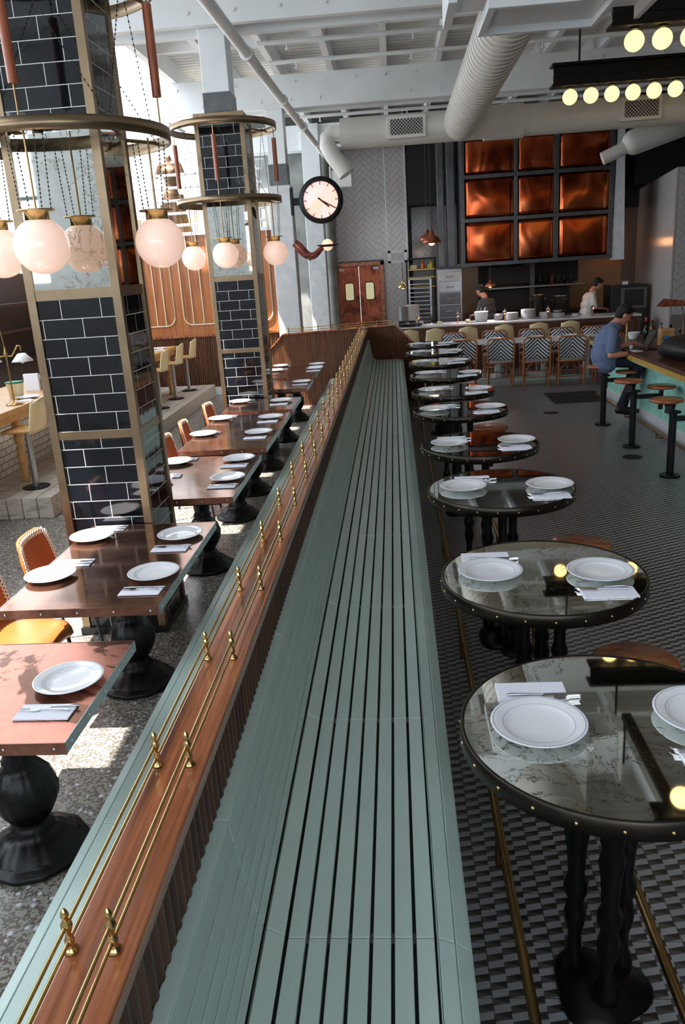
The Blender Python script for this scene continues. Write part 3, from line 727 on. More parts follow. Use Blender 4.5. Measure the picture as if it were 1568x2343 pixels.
SET = [(0, -1.335, 2.735), (1, -1.325, 3.87), (1, -1.345, 4.50), (1, -1.895, 3.89), (1, -1.90, 4.53), (2, -1.32, 5.84), (2, -1.35, 6.47), (2, -1.88, 6.45), (2, -1.88, 5.8),
       (3, -1.36, 7.57), (4, -1.36, 8.37), (3, -1.91, 7.6), (4, -1.91, 8.42), (5, -1.39, 9.45), (5, -1.90, 9.52), (6, -1.31, 11.0), (6, -1.88, 11.0), (7, -1.27, 12.45), (7, -1.28, 13.0), (7, -1.87, 12.45), (7, -1.87, 13.02)]
for ti, x, y in SET:
    side = 'bench end' if x > -1.6 else 'window end'
    y0, y1 = CT[ti][0], CT[ti][1]
    multi = ti in (1, 2, 7); nf = (', nearer setting' if y < (y0+y1)/2 else ', farther setting') if multi else ''
    w = '%s of %s copper table%s' % (side, cn[ti], nf); z = .767
    put(plate0, (x, y, z), 0, 'blue-rimmed plate at the '+w, 'plate', 'plates on the copper tables')
    if side == 'bench end':
        n = (x+.0, y-.225, z); rz = .0
        put(nap0, n, -.01, 'paper napkin at the '+w, 'napkin', 'napkins on the copper tables')
        put(knife0, (n[0]+.01, n[1]+.028, z+.007), 0, 'steel knife on the napkin at the '+w, 'knife', 'knives on the copper tables')
        put(fork0, (n[0]-.005, n[1]+.004, z+.007), -.05, 'steel fork on the napkin at the '+w, 'fork', 'forks on the copper tables')
    else:
        n = (x+.05, min(y+.2, y1-.07), z)
        put(nap0, n, .0, 'paper napkin at the '+w, 'napkin', 'napkins on the copper tables')
        put(knife0, (n[0]+.0, n[1]-.03, z+.007), pi, 'steel knife on the napkin at the '+w, 'knife', 'knives on the copper tables')
        put(fork0, (n[0]+.01, n[1]+.0, z+.007), pi+.1, 'steel fork on the napkin at the '+w, 'fork', 'forks on the copper tables')
# leather chairs facing the bench
def leather_chair():
    r = empty('leather_chair', '', 'chair')
    def back(u, v):
        a = (u-.5)*1.5; w = .225*(1-.12*v*v*v)
        rr = .22
        x = -.215-.06*v+rr*(1-cos(a))*.75; y = w*sin(a)/sin(.75)
        edge = max(0, abs(u-.5)*2-.72)/.28
        z = .45+.36*v*(1-.1*edge*edge*v) - .045*(edge**2)*(v**4)
        return (x, y, z)
    MB().grid(back, 20, 12).build('backrest', 'leather', r, solid=.022)
    mb = MB()
    path = [back(.045, v/14+.0) for v in range(1, 14)]+[back(u/16, .94) for u in range(1, 16)]+[back(.955, v/14) for v in range(13, 0, -1)]
    for i, p in enumerate(path[:-1]):
        p = Vector(p); q = Vector(path[i+1]); off = Vector((.016, 0, 0)); d = (q-p); nrm = Vector((0, -d.z, d.y)).normalized()*.02
        for s_ in (-1, 1): mb.tube([p+off+nrm*s_, q+off-nrm*s_], .004, 5)
    mb.build('lacing', 'lace', r)
    def seat(u, v):
        x = -.22+.44*u; y = (v-.5)*(.40+.06*sin(pi*u)); c = ((abs(v-.5)*2)**3)*.02
        fr = max(0, u-.75)/.25
        return (x, y*(1-.35*fr*fr), .455-c-.03*fr*fr+.02*max(0, .2-u)/.2)
    MB().grid(seat, 14, 14).build('seat', 'leather', r, solid=.035)
    for s_ in (-1, 1):
        MB().tube([(.19, .2*s_, 0), (.15, .19*s_, .40), (.11, .17*s_, .43), (-.05, .15*s_, .43)], .011, 8).build('front_leg', 'iron_dull', r)
        MB().tube([(-.24, .21*s_, 0), (-.16, .18*s_, .41), (-.22, .17*s_, .46), (-.25, .15*s_, .7)], .011, 8).build('rear_leg', 'iron_dull', r)
    return r
lc = leather_chair()
for i, (x, y, rz, l) in enumerate(((-2.05, 4.53, .05, 'tan leather chair with white lacing at the far seat of the four-place table'),
        (-2.09, 3.83, -.12, 'tan leather chair pushed under the near seat of the four-place table'),
        (-2.22, 5.8, -.1, 'brown leather chair just beyond the first tiled column, nearer of two'), (-2.22, 6.45, .05, 'brown leather chair just beyond the first tiled column, farther of two'),
        (-2.02, 7.48, .05, 'brown laced leather chair at the nearer of the joined copper tables'),
        (-2.03, 8.22, .1, 'brown laced leather chair at the farther of the joined copper tables'),
        (-2.02, 9.3, 0, 'small brown leather chair left of the second tiled column'))):
    o = lc if i == 0 else dup(lc)
    o.location = (x, y, 0); o.rotation_euler = (0, 0, rz); tag(o, l, 'chair', 'leather chairs at the copper tables')

# ============================================================ TILED COLUMNS AND RING CHANDELIERS
def tcolumn(y0, y1, ztop, label):
    x0, x1 = -2.175, -1.605
    c = empty('tiled_column', label, 'column', (0, 0, 0))
    b = .05
    MB().box(x0-.012, x1+.012, y0-.012, y1+.012, 0, .05).build('plinth', 'black_gloss', c)
    for nm, za, zb, mt in (('lower_tiling', .05, 1.33, 'btile'), ('middle_tiling', 1.38, 2.175, 'btile'), ('mirror_panel', 2.235, 3.08, 'mirror2'), ('upper_tiling', 3.11, ztop, 'btile')):
        MB().box(x0+.012, x1-.012, y0+.012, y1-.012, za, zb).build(nm, mt, c)
    for za, zb in ((.32, .37), (1.33, 1.38), (2.175, 2.235), (ztop-.1, ztop)):
        MB().box(x0+.006, x1-.006, y0+.006, y1-.006, za, zb).build('brass_band', 'brass_strip', c)
    for sx, sy in ((0, 0), (1, 0), (0, 1), (1, 1)):
        X = x0 if sx == 0 else x1; Y = y0 if sy == 0 else y1; dx = b if sx == 0 else -b; dy = b if sy == 0 else -b
        xa, xb = sorted((X, X+dx)); ya, yb = sorted((Y, Y+dy))
        MB().box(xa, xb, ya, yb, .05, ztop).build('corner_angle', 'brass_strip', c)
    return c
tcolumn(4.79, 5.31, 4.45, 'black glazed tile column with brass corners standing behind the four-place copper table')
tcolumn(9.80, 10.34, 4.0, 'farther black glazed tile column with brass corners, in the row of copper tables')
gl_names = ['front', 'right', 'back', 'left']
def bead_path(p, q, r=.0052, step=.021):
    p = Vector(p); q = Vector(q); n = int((q-p).length/step); mb = MB()
    for i in range(n+1): mb.ell(p+(q-p)*(i/n), r, 6)
    mb.tube([p, q], .0015, 4); return mb
def chandelier(cy, zu, label, R_=.62):
    cx = -1.9
    r = empty('ring_chandelier', label, 'chandelier', (cx, cy, 0))
    def ring(z, rad, nm):
        MB().lathe([(rad-.014, z-.036), (rad, z-.036), (rad, z+.036), (rad-.014, z+.036), (rad-.014, z-.036)], n=96).build(nm, 'brass_strip', r)
        mb = MB()
        for k in range(4): a = k*pi/2+pi/4; mb.tube([((rad-.01)*cos(a), (rad-.01)*sin(a), z+.01), (.34*cos(a), .34*sin(a), z+.02)], .012, 6)
        mb.build('bracket_arm', 'brass_old', r)
    ring(3.072, R_, 'lower_ring'); ring(zu, R_, 'upper_ring')
    for k in range(4):
        a = -pi/2+k*pi/2; X, Y = .585*cos(a), .585*sin(a)
        gx, gy = (.50 if k != 0 else .56)*cos(a), (.50 if k != 0 else .56)*sin(a)
        MB().cyl((X, Y, 3.10), (X, Y, zu-.03), .005, n=8).build('hanging_rod', 'brass_old', r)
        MB().cyl((X, Y, 3.26), (X, Y, 3.73), .026, n=20).build('wooden_weight', 'dowel', r)
        fit = MB().lathe([(0, 2.655), (.10, 2.655), (.10, 2.648), (.065, 2.646), (.065, 2.598), (.06, 2.59), (0, 2.59)], (gx, gy, 0), n=32).build('globe_fitter', 'brass', r)
        g = MB().ell((gx, gy, 2.468), .147, 40).build('globe', 'globe', r)
        MB().cyl((gx, gy, 2.65), (gx, gy, 3.05), .006, n=8).build('stem_rod', 'brass_old', r)
        for j in range(4):
            b = pi/4+j*pi/2; ox, oy = .085*cos(b), .085*sin(b)
            tp = (gx+ox*1.3, gy+oy*.9)
            bead_path((gx+ox, gy+oy, 2.665), (tp[0], tp[1], 3.03)).build('bead_chain', 'rim', r)
        b = a+pi/4; 
        for s_ in (-1, 1):
            bead_path((.60*cos(b), .60*sin(b), 3.1), (.45*cos(b+s_*.75), .45*sin(b+s_*.75), zu-.03), step=.03).build('bead_chain', 'rim', r)
    return r
chandelier(5.04, 3.87, 'brass ring chandelier with pink opal globes around the nearest tiled column')
chandelier(10.07, 3.87, 'brass ring chandelier with opal globes around the farther tiled column')
# ============================================================ CEILING SERVICES
p = empty('ceiling_pipe', 'fat white pipe running back along the row of posts', 'pipe', (-1.45, 0, 0))
mb = MB().cyl((0.05, 2, 4.25), (.0, 19.9, 4.70), .055, n=18); mb.build('tube', 'ceilw', p)
for y in (6.6, 9.2, 12.1, 14.8, 17.4): MB().cyl((.03, y, 4.25+(y-2)*.0251), (.03, y+.09, 4.25+(y-2)*.0251+.002), .075, n=18).build('coupling', 'ceilw', p)
for i, (y, z) in enumerate(((3.3, 5.1), (8.78, 5.12), (12.1, 5.2), (13.2, 5.2), (17.2, 5.1))):
    p = empty('sprinkler_pipe', ['thin white cross pipe over the nearest bay', 'thin white cross pipe in the bay over the second column', 'white sprinkler pipe crossing nearer of two in the clock bay', 'white sprinkler pipe crossing farther of two in the clock bay', 'thin white cross pipe in the farthest bay'][i], 'pipe', (0, y, z))
    MB().cyl((-1.7, 0, 0), (6.8, 0, 0), .03, n=10).build('tube', 'ceilw', p)
    for x in (-1.3, .4, 2.3, 4.4): MB().cyl((x, 0, -.09), (x, 0, 0), .012, n=8).cyl((x, 0, -.1), (x, 0, -.09), .03, n=8).build('sprinkler_head', 'ceilw', p)
d = empty('air_duct', 'large ribbed white round duct running from the ceiling box to the cross duct', 'duct', (1.02, 0, 0))
mb = MB(); prof = []; n = 0
def ductz(y): return 4.10-.0*(y)
mb = MB().cyl((0.0, 7.06, 4.12), (0.0, 12.2, 4.06), .235, n=40); mb.build('duct_body', 'duct', d)
for k in range(34):
    y = 7.15+k*.146; MB().tube([(.237*cos(2*pi*i/40), y, 4.12-(y-6.2)*.0098+.237*sin(2*pi*i/40)) for i in range(40)], .005, 5, closed=True).build('spiral_rib', 'duct', d)
d2_ = empty('air_duct', 'ribbed white round duct entering the near side of the ceiling box', 'duct', (1.2, 0, 0))
MB().cyl((0, -2.9, 4.36), (0, 6.26, 4.36), .30, n=40).build('duct_body', 'duct', d2_)
for k in range(40): MB().tube([(.303*cos(2*pi*i/40), -2+k*.2, 4.36+.303*sin(2*pi*i/40)) for i in range(40)], .006, 5, closed=True).build('spiral_rib', 'duct', d2_)
d = empty('air_duct', 'white round duct crossing the room with lattice grilles', 'duct', (0, 12.4, 4.05))
MB().cyl((-.66, 0, 0), (6.9, 0, 0), .205, n=40).build('duct_body', 'duct', d)
MB().cyl((1.35, 0, 0), (1.9, 0, 0), .225, n=40).build('branch_collar', 'duct', d)
def grille(x, w, par):
    g = MB().box(x-w/2, x+w/2, -.235, -.17, -.14, .15).build('grille_frame', 'duct', par, bevel=.005)
    MB().box(x-w/2+.045, x+w/2-.045, -.2365, -.2355, -.095, .105).build('grille_void', 'dark', g)
    mb = MB(); x0, x1, z0, z1 = x-w/2+.045, x+w/2-.045, -.095, .105
    k = -1.0
    while k < w+.3:
        for s_ in (1, -1):
            q = [(x0+k, z0), (x0+k+.008, z0), (x0+k+.208, z1), (x0+k+.2, z1)] if s_ == 1 else [(x0+k+.2, z0), (x0+k+.208, z0), (x0+k+.008, z1), (x0+k, z1)]
            q = clip(q, x0, x1, z0, z1)
            if q: mb.prism(q, 'y', -.242, -.237)
        k += .045
    mb.build('lattice', 'duct', g)
grille(.27, .54, d); grille(3.45, .54, d)
mb = MB(); mb.tube([(-.6, 0, 0), (-.78, 0, 0), (-.84, -.02, -.05), (-.85, -.04, -.14), (-.78, -.06, -.28), (-.66, -.08, -.44), (-.60, -.09, -.54)], .12, 22); mb.build('elbow', 'duct', d)
d = empty('air_duct', 'white round duct angling down to the right of the copper hood', 'duct', (3.6, 14, 3.7))
MB().cyl((.28, 0, .15), (1.9, -.2, .62), .19, n=28).ell((.28, 0, .15), .19, 28).build('duct_body', 'duct', d); MB().cyl((-.2, .05, -.06), (.3, 0, .14), .1, n=20).build('narrow_neck', 'duct', d)
b = empty('air_handler_box', 'white sheet metal box hanging over the ribbed duct', 'duct box', (0, 0, 0))
MB().box(.78, 1.58, 6.36, 7.02, 3.94, 4.75).build('casing', 'ceilw', b, bevel=.01)
MB().cyl((1.2, 6.26, 4.36), (1.2, 6.36, 4.36), .26, n=30).build('round_spigot', 'duct', b)
MB().box(.73, 1.62, 6.31, 6.36, 3.89, 3.97).box(.73, 1.62, 7.0, 7.05, 3.89, 3.97).box(.73, .78, 6.36, 7.0, 3.89, 3.97).box(1.58, 1.62, 6.36, 7.0, 3.89, 3.97).build('flange', 'ceilw', b)
MB().box(.52, .78, 6.4, 6.98, 4.05, 4.5).build('side_outlet', 'ceilw', b); MB().box(1.58, 1.9, 6.6, 6.98, 4.0, 4.4).build('side_outlet', 'ceilw', b)
MB().box(.46, .52, 6.34, 7.02, 3.95, 4.6).build('outlet_flange', 'ceilw', b); MB().box(1.9, 1.94, 6.54, 7.02, 3.92, 4.46).build('outlet_flange', 'ceilw', b)
b = empty('emergency_light', 'small white ceiling box with two orange lamps', 'light', (.44, 8.6, 5.0))
MB().box(-.13, .13, -.1, .1, 0, .36).build('housing', 'ceilw', b, bevel=.008)
eo = emis('orange_indicator', (1, .25, .05, 1), 2.5)
for s_ in (-1, 1): MB().ell((.035*s_, -.11, .30), .028, 10).build('indicator_lamp', eo, b)
w = tag(MB().box(-.17, .25, -.13, .13, -.18, .14).box(-.20, -.17, -.15, .15, -.24, .22).build('wall_heater', 'ceilw', loc=(-1.02, 17.9, 4.02), bevel=.008), 'small white unit fixed high by the round duct elbow', 'heater')
# black I-beam light bars with a row of globe bulbs
def lightbar(x0, x1, y, z, n, first, step, label, rb):
    r = empty('light_bar', label, 'pendant light', (x0, y, z)); L = x1-x0
    k = rb/.078
    MB().box(0, L, -.014*k, .014*k, 0, .21*k).build('web', 'iron_dull', r)
    MB().box(-.03, L, -.09*k, .09*k, .19*k, .215*k).build('upper_flange', 'iron_dull', r, bevel=.003)
    MB().box(-.03, L, -.09*k, .09*k, -.01*k, .015*k).build('lower_flange', 'iron_dull', r, bevel=.003)
    MB().box(0, L, -.03*k, .03*k, .09*k, .12*k).build('mid_rib', 'iron_dull', r)
    for i in range(n):
        x = first+i*step-x0
        MB().cyl((x, 0, -.025*k), (x, 0, -.008*k), rb*.5, n=16).build('lamp_holder', 'iron_dull', r)
        MB().ell((x, 0, -.03*k-rb), rb, 24).build('bulb', 'bulb', r)
    for x in ((.3, L-.4) if L > 1 else (.18,)): MB().cyl((x, 0, .21*k), (x, 0, 5.36-z), .012*k, n=8).build('drop_rod', 'iron_dull', r)
    return r
for x0_, y_, n_, l_ in ((2.12, 10.85, 19, 'black steel light bar with a row of warm globe bulbs, farther one in view'), (2.16, 8.3, 19, 'black steel light bar with two warm bulbs showing in the top right corner'), (2.1, 5.75, 19, 'black steel light bar over the nearest tables, out of frame but mirrored in them')):
    lightbar(x0_-.1, 6.9, y_, 4.165, n_, x0_+.1, .248, l_, .088)
tag(MB().box(2.4, 2.5, 5.8, 8.2, 4.75, 4.83).box(2.41, 2.43, 5.85, 5.9, 4.83, 5.36).box(2.41, 2.43, 8.1, 8.15, 4.83, 5.36).build('steel_channel', 'iron_dull'), 'black steel channel hung between the two nearer light bars', 'channel')
# ============================================================ CLOCK AND TENTACLE LAMP
ck = empty('station_clock', 'round lit pink station clock with black rim showing twenty past four', 'clock', (-1.19, 14.8, 3.378))
MB().lathe([(.30, -.07), (.372, -.07), (.385, -.04), (.385, .04), (.372, .07), (.30, .07)], n=64).build('rim', 'iron_dull', ck, rot=(pi/2, 0, 0))
MB().cyl((0, -.05, 0), (0, -.048, 0), .345, n=64).build('dial', 'dial', ck); MB().cyl((0, .048, 0), (0, .05, 0), .345, n=64).build('dial', 'dial', ck)
mb = MB()
for k in range(60):
    a = 2*pi*k/60; big = k % 5 == 0; r0, r1, w = (.245, .325, .012) if big else (.298, .325, .0045)
    R = Matrix.Rotation(a, 3, 'Y'); mb.obox(R@Vector((0, 0, (r0+r1)/2))+Vector((0, -.053, 0)), w, .004, r1-r0, R)
mb.build('minute_marks', 'dark', ck)
for a, L, w, nm in ((2*pi*20/60, .29, .018, 'minute_hand'), (2*pi*(4+20/60)/12, .18, .026, 'hour_hand')):
    R = Matrix.Rotation(a, 3, 'Y'); MB().obox(R@Vector((0, 0, L/2-.03))+Vector((0, -.058 if nm[0] == 'm' else -.056, 0)), w, .004, L+.06, R).build(nm, 'dark', ck)
MB().box(-.50, -.36, -.04, .04, -.06, .06).box(-.53, -.49, -.07, .07, -.22, .22).build('wall_bracket', 'iron_dull', ck)
tl = empty('tentacle_lamp', 'purple octopus tentacle wall lamp holding a glowing globe on a saucer', 'wall lamp', (-1.69, 14.72, 2.6))
path = [(0, .02, .1), (.08, 0, .02), (.16, -.02, -.09), (.26, -.03, -.15), (.36, -.03, -.12), (.43, -.02, -.04), (.50, -.01, .01), (.57, 0, .0)]
MB().tube(path, [.07, .085, .08, .07, .06, .048, .038, .025], 16).build('tentacle', 'tentacle', tl, sub=1)
mb = MB()
for i in range(1, 7):
    for s_ in (-1, 1): p_ = Vector(path[i]); mb.ell(p_+Vector((-.01, s_*.03-.01, -.055+.004*i)), (.022-.002*i, .022-.002*i, .02), 10)
mb.build('suckers', 'tentacle', tl)
MB().lathe([(0, .0), (.09, .0), (.185, .03), (.19, .04), (.09, .015), (0, .015)], (.57, 0, 0), n=36).build('saucer', 'dark', tl)
MB().ell((.57, 0, .035), .098, 28).build('globe', emis('warm_tentacle_globe', srgb(255, 205, 170), .9), tl)
# ============================================================ KITCHEN BEHIND THE PASS
cn_ = empty('pass_counter', 'long white marble topped kitchen pass with dark front', 'counter', (0, 17, 0))
MB().box(.05, 5.0, 0, .80, .935, .97).build('worktop', 'marble', cn_, bevel=.004)
MB().box(.10, 5.0, .05, .78, 0, .93).build('counter_body', 'reed', cn_)
MB().box(.06, 5.0, -.01, .03, .84, .93).build('edge_rail', 'reed', cn_)
hd = empty('extraction_hood', 'big steel framed kitchen hood clad in glowing copper panels', 'hood', (0, 18.0, 0))
MB().box(1.5, 4.60, .05, 1.6, 2.15, 4.7).build('hood_body', 'dark', hd)
XS = [(1.56, 2.58), (2.66, 3.40), (3.50, 4.52)]; ZS = [(2.16, 2.97), (3.05, 3.82), (3.90, 4.58)]
for a, b_ in XS:
    for c_, d_ in ZS: MB().grid(lambda u, v: (a+(b_-a)*u, .03-.02*sin(pi*u)*sin(pi*v), c_+(d_-c_)*v), 10, 10).build('copper_panel', 'copper_panel', hd, solid=.006)
mb = MB()
for a, b_ in ((1.48, 1.56), (2.58, 2.66), (3.40, 3.50), (4.52, 4.62)): mb.box(a, b_, .0, .06, 2.08, 4.68)
mb.build('upright_frame', 'kitchen_metal', hd, bevel=.006)
mb = MB()
for a, b_ in ((2.08, 2.16), (2.97, 3.05), (3.82, 3.90), (4.58, 4.68)): mb.box(1.48, 4.62, -.01, .05, a, b_)
mb.build('cross_frame', 'kitchen_metal', hd, bevel=.006)
MB().prism([(4.62, 2.04), (4.88, 2.04), (4.80, 4.70), (4.66, 4.70)], 'y', .02, .12).build('white_side_panel', 'white_old', hd)
tag(MB().box(1.25, 1.42, 18.9, 19.3, 2.1, 5.3).build('exhaust_riser', 'kitchen_metal', bevel=.01), 'grey vertical steel duct left of the copper hood', 'duct')
tag(MB().box(1.05, 1.2, 19.2, 19.5, 2.1, 5.3).build('exhaust_riser', 'kitchen_metal', bevel=.01), 'narrower grey steel duct beside the dark recess', 'duct')
fr = empty('steel_drawer_unit', 'tall stainless drawer unit with handles left of the kitchen range', 'refrigerator', (1.28, 19.0, 0))
MB().box(-.28, .28, 0, .7, 0, 2.06).build('cabinet', 'steel', fr, bevel=.01)
for i, (a, b_, m) in enumerate(((.62, .98, 'kitchen_metal'), (1.0, 1.26, 'kitchen_metal'), (1.28, 1.53, 'kitchen_metal'), (1.55, 1.78, 'steel'), (1.8, 1.98, 'marble'))):
    w_ = MB().box(-.24, .24, -.03, 0, a, b_).build('drawer', m, fr, bevel=.006); MB().cyl((-.09, -.05, (a+b_)/2), (.09, -.05, (a+b_)/2), .014, n=8).build('drawer_handle', 'chrome', w_)
rk = empty('storage_rack', 'black shelving rack with yellow jugs above a sheet pan trolley', 'shelving', (.69, 20.0, 0))
for x in (-.35, .33):
    for y in (0, .4): MB().box(x-.015, x+.015, y-.015, y+.015, 0, 2.34).build('upright', 'dark', rk)
MB().box(-.36, .35, -.02, .42, 2.3, 2.34).build('top_rail', 'dark', rk)
for z in (1.15, 1.45, 1.68, 1.9, 2.08): MB().box(-.35, .33, 0, .4, z-.02, z).build('shelf', 'gold_trim' if z > 1.6 else 'kitchen_metal', rk)
tr_ = empty('sheet_pan_trolley', 'steel trolley stacked with sheet pans in front of the shelving rack', 'trolley', (.62, 19.5, 0))
for x in (-.25, .25): MB().box(x-.02, x+.02, 0, .04, .0, 1.86).build('upright', 'chrome', tr_)
for z in [.6+.095*k for k in range(13)]: MB().box(-.23, .23, -.02, .38, z, z+.022).build('sheet_pan', 'steel', tr_)
MB().box(-.27, .27, 0, .4, 1.85, 1.88).build('top_shelf', 'steel', tr_)
def jug(x, z, c, l, s_=1): return tag(MB().lathe([(0, 0), (.06*s_, 0), (.065*s_, .02), (.065*s_, .13*s_), (.03*s_, .19*s_), (.022*s_, .2*s_), (.022*s_, .23*s_), (0, .23*s_)], n=18).build('jug', c, loc=(x, 20.12, z)), l, 'jug')
M['yel'] = plain('yellow_oil_jug', srgb(206, 190, 90), .4); M['org'] = plain('cream_and_orange_jug', srgb(214, 120, 70), .4)
jug(.72, 2.081, 'org', 'orange and cream jug on the top rack shelf', .85); jug(.93, 2.081, 'yel', 'yellow oil jug at the right of the top rack shelf', .8)
jug(.86, 2.081, 'yel', 'short pale jug between the taller jugs', .5)
tag(MB().box(-.08, .08, -.08, .08, 0, .1).build('food_tub', 'cream', loc=(.50, 20.12, 2.081), bevel=.01), 'cream plastic tub at the left of the top rack shelf', 'tub')
def shade_lamp(x, y, z, r_, mat, name, label, ztop):
    L = empty(name, label, 'pendant light', (x, y, z))
    MB().lathe([(r_, 0), (r_*.97, r_*.25), (r_*.7, r_*.62), (r_*.3, r_*.85), (r_*.2, r_*1.2), (r_*.1, r_*1.35), (0, r_*1.36)], n=32).build('shade', mat, L, solid=.006)
    MB().ell((0, 0, r_*.18), r_*.4, 16).build('bulb', 'bulb', L)
    MB().cyl((0, 0, r_*1.3), (0, 0, ztop-z), .008, n=6).build('cord', 'dark', L)
    return L
shade_lamp(.83, 17.6, 2.6, .19, 'copper_door', 'dome_pendant', 'copper dome pendant hanging before the dark recess', 5.66)
shade_lamp(.78, 18.5, 2.68, .17, 'copper_door', 'dome_pendant', 'second copper dome pendant just behind the first', 5.66)
shade_lamp(.20, 17.4, 1.75, .105, 'brass', 'heat_lamp', 'polished brass heat lamp over the left end of the pass', 2.27)
shade_lamp(2.09, 18.14, 1.64, .11, 'copper_door', 'heat_lamp', 'copper heat lamp hanging under the left front of the hood', 2.16)
shade_lamp(3.72, 17.5, 1.98, .07, 'brass', 'heat_lamp', 'small dark heat lamp under the right part of the hood', 2.1) if False else None
tk = empty('lamp_track', 'white box frame carrying the brass heat lamp', 'bracket', (.11, 17.4, 2.26))
MB().box(-.2, .2, -.03, .03, 0, .04).box(-.2, .2, -.03, .03, .2, .24).box(-.2, -.14, -.03, .03, 0, .24).box(.14, .2, -.03, .03, 0, .24).build('frame', 'ceilw', tk)
for x in (-.2, .2): MB().cyl((x, 0, .24), (x, 0, 3.4), .005, n=6).build('suspension_wire', 'ceilw', tk)
# range line
rg = empty('cooking_range', 'dark steel cooking line below the copper hood', 'range', (0, 19.2, 0))
MB().box(1.75, 5.3, 0, .9, 0, .93).build('range_body', 'kitchen_metal', rg); MB().box(1.75, 5.3, -.03, .9, .93, .96).build('range_top', 'iron_dull', rg)
for x in (2.0, 2.75, 3.5, 4.25): MB().box(x, x+.6, -.035, -.005, .2, .75).build('oven_door', 'dark', rg)
sf = empty('wall_shelf', 'long steel shelf over the cooking line', 'shelf', (0, 20.3, 0))
MB().box(2.3, 4.6, 0, .35, 1.5, 1.53).build('board', 'steel', sf); MB().box(2.3, 3.3, 0.02, .35, 1.6, 2.0).build('salamander_grill', 'dark', sf)
MB().box(2.15, 4.3, .3, .9, .96, 1.45).build('dark_splashback', 'dark', sf); MB().box(3.3, 3.42, .1, .9, .96, 2.3).build('dividing_post', 'kitchen_metal', sf); MB().box(2.15, 4.6, .8, .95, 1.55, 2.3).build('steel_backing', 'dark', sf)
for i, x in enumerate((3.55, 3.7, 3.85, 4.0, 4.15, 4.3)): tag(MB().lathe([(0, 0), (.04, 0), (.045, .14), (.02, .2), (.02, .25), (0, .25)], n=12).build('bottle', ['dark', 'iron', 'tentacle', 'dark', 'iron', 'dark'][i], loc=(x, 20.45, 1.531)), 'small dark bottle on the steel shelf over the cooking line', 'bottle', 'dark bottles over the cooking line')
for i, (x, r_, h) in enumerate(((3.22, .14, .45), (3.70, .15, .40))):
    q = empty('stock_pot', ['tall shiny steel stock pot behind the plate stacks', 'wide steel stock pot with lid behind the plate stacks'][i], 'pot', (x, 19.05 if i else 19.0, 0) if False else (x, 18.75, .931))
    MB().lathe([(0, 0), (r_, 0), (r_, h), (r_+.008, h+.005), (r_-.004, h), (r_-.004, .01), (0, .01)], n=32).build('pot_body', 'steel', q)
    for s_ in (-1, 1): MB().tube([(s_*r_, -.04, h*.8), (s_*(r_+.03), -.04, h*.8), (s_*(r_+.03), .04, h*.8), (s_*r_, .04, h*.8)], .006, 6).build('handle', 'steel', q)
tb_ = tag(MB().box(2.9, 4.05, 18.55, 19.0, 0, .93).build('prep_table', 'kitchen_metal', bevel=.005), 'steel prep table under the stock pots', 'table')
ov = empty('convection_oven', 'black oven with glass door at the right of the kitchen', 'oven', (5.0, 18.3, 0))
MB().box(-.28, .50, 0, .7, .0, 1.50).build('oven_body', 'dark', ov, bevel=.01)
MB().box(-.08, .47, -.03, 0, 1.0, 1.44).build('door_frame', 'kitchen_metal', ov, bevel=.006); MB().box(-.01, .40, -.035, -.03, 1.06, 1.40).build('door_glass', 'black_gloss', ov)
tag(MB().box(-.05, .06, -.03, .03, 0, .07).build('salt_box', 'white', loc=(5.05, 18.5, 1.501)), 'tiny white boxes on top of the black oven', 'box')
# things on the pass
zc = .9705
def stack(x, y, n, r_, label, mat='white'):
    q = empty('plate_stack', label, 'plates', (x, y, zc)) if False else None
    for k in range(n):
        tag(MB().lathe([(0, 0), (r_*.6, 0), (r_, .014), (r_*.98, .018), (r_*.6, .006), (0, .006)], n=28).build('stacked_plate', mat, loc=(x, y, zc+k*.0165)), label, 'plate', label)
stack(2.44, 17.4, 9, .15, 'white plate in the low stack left of the tallest pass stack'); stack(2.79, 17.4, 12, .155, 'white plate in the tallest stack on the pass')
stack(3.14, 17.4, 7, .13, 'white plate in the stack right of the tallest pass stack'); stack(3.40, 17.42, 5, .15, 'white plate in the wide low stack below the stock pots')
stack(3.78, 17.45, 3, .08, 'small white saucer near the right end of the pass')
tag(MB().lathe([(0, 0), (.06, 0), (.1, .05), (.1, .055), (0, .055)], n=24).build('steel_bowl', 'steel', loc=(3.40, 17.42, zc+.085)), 'steel bowl turned over on the wide low plate stack', 'bowl')
zs = [(.22, 20, .13, 'grey plate in the left stack behind the pass end', 17.95, 1.03), (.40, 22, .15, 'white plate in the taller stack behind the pass end', 17.95, 1.03)]
for x, n, r_, l, y, z0 in zs:
    for k in range(n): tag(MB().lathe([(0, 0), (r_*.6, 0), (r_, .012), (r_*.98, .016), (r_*.6, .006), (0, .006)], n=24).build('stacked_plate', 'marble' if x > .3 else 'steel', loc=(x, y, z0+k*.0155)), l, 'plate', l)
tag(MB().box(.02, .62, 17.82, 18.15, 0, 1.03).build('plate_cabinet', 'steel', bevel=.006), 'steel cabinet holding plate stacks behind the pass end', 'cabinet')
bk_ = empty('white_bucket', 'bright white plastic tub on the pass full of ladles', 'tub', (1.81, 17.35, zc))
MB().lathe([(0, 0), (.12, 0), (.145, .2), (.15, .21), (.14, .205), (.115, .01), (0, .01)], n=36).build('tub_body', 'white', bk_)
for k in range(3): MB().tube([(.02*k-.03, 0, .05), (-.08+.08*k, 0, .26), (-.09+.09*k, 0, .29)], .008, 6).build('ladle', 'chrome', bk_)
tag(MB().lathe([(0, 0), (.1, .0), (.11, .1), (.11, .12), (.06, .14), (0, .14)], n=24).build('rice_cooker', 'steel', loc=(2.2, 17.5, zc)), 'squat steel canister right of the white tub', 'canister')
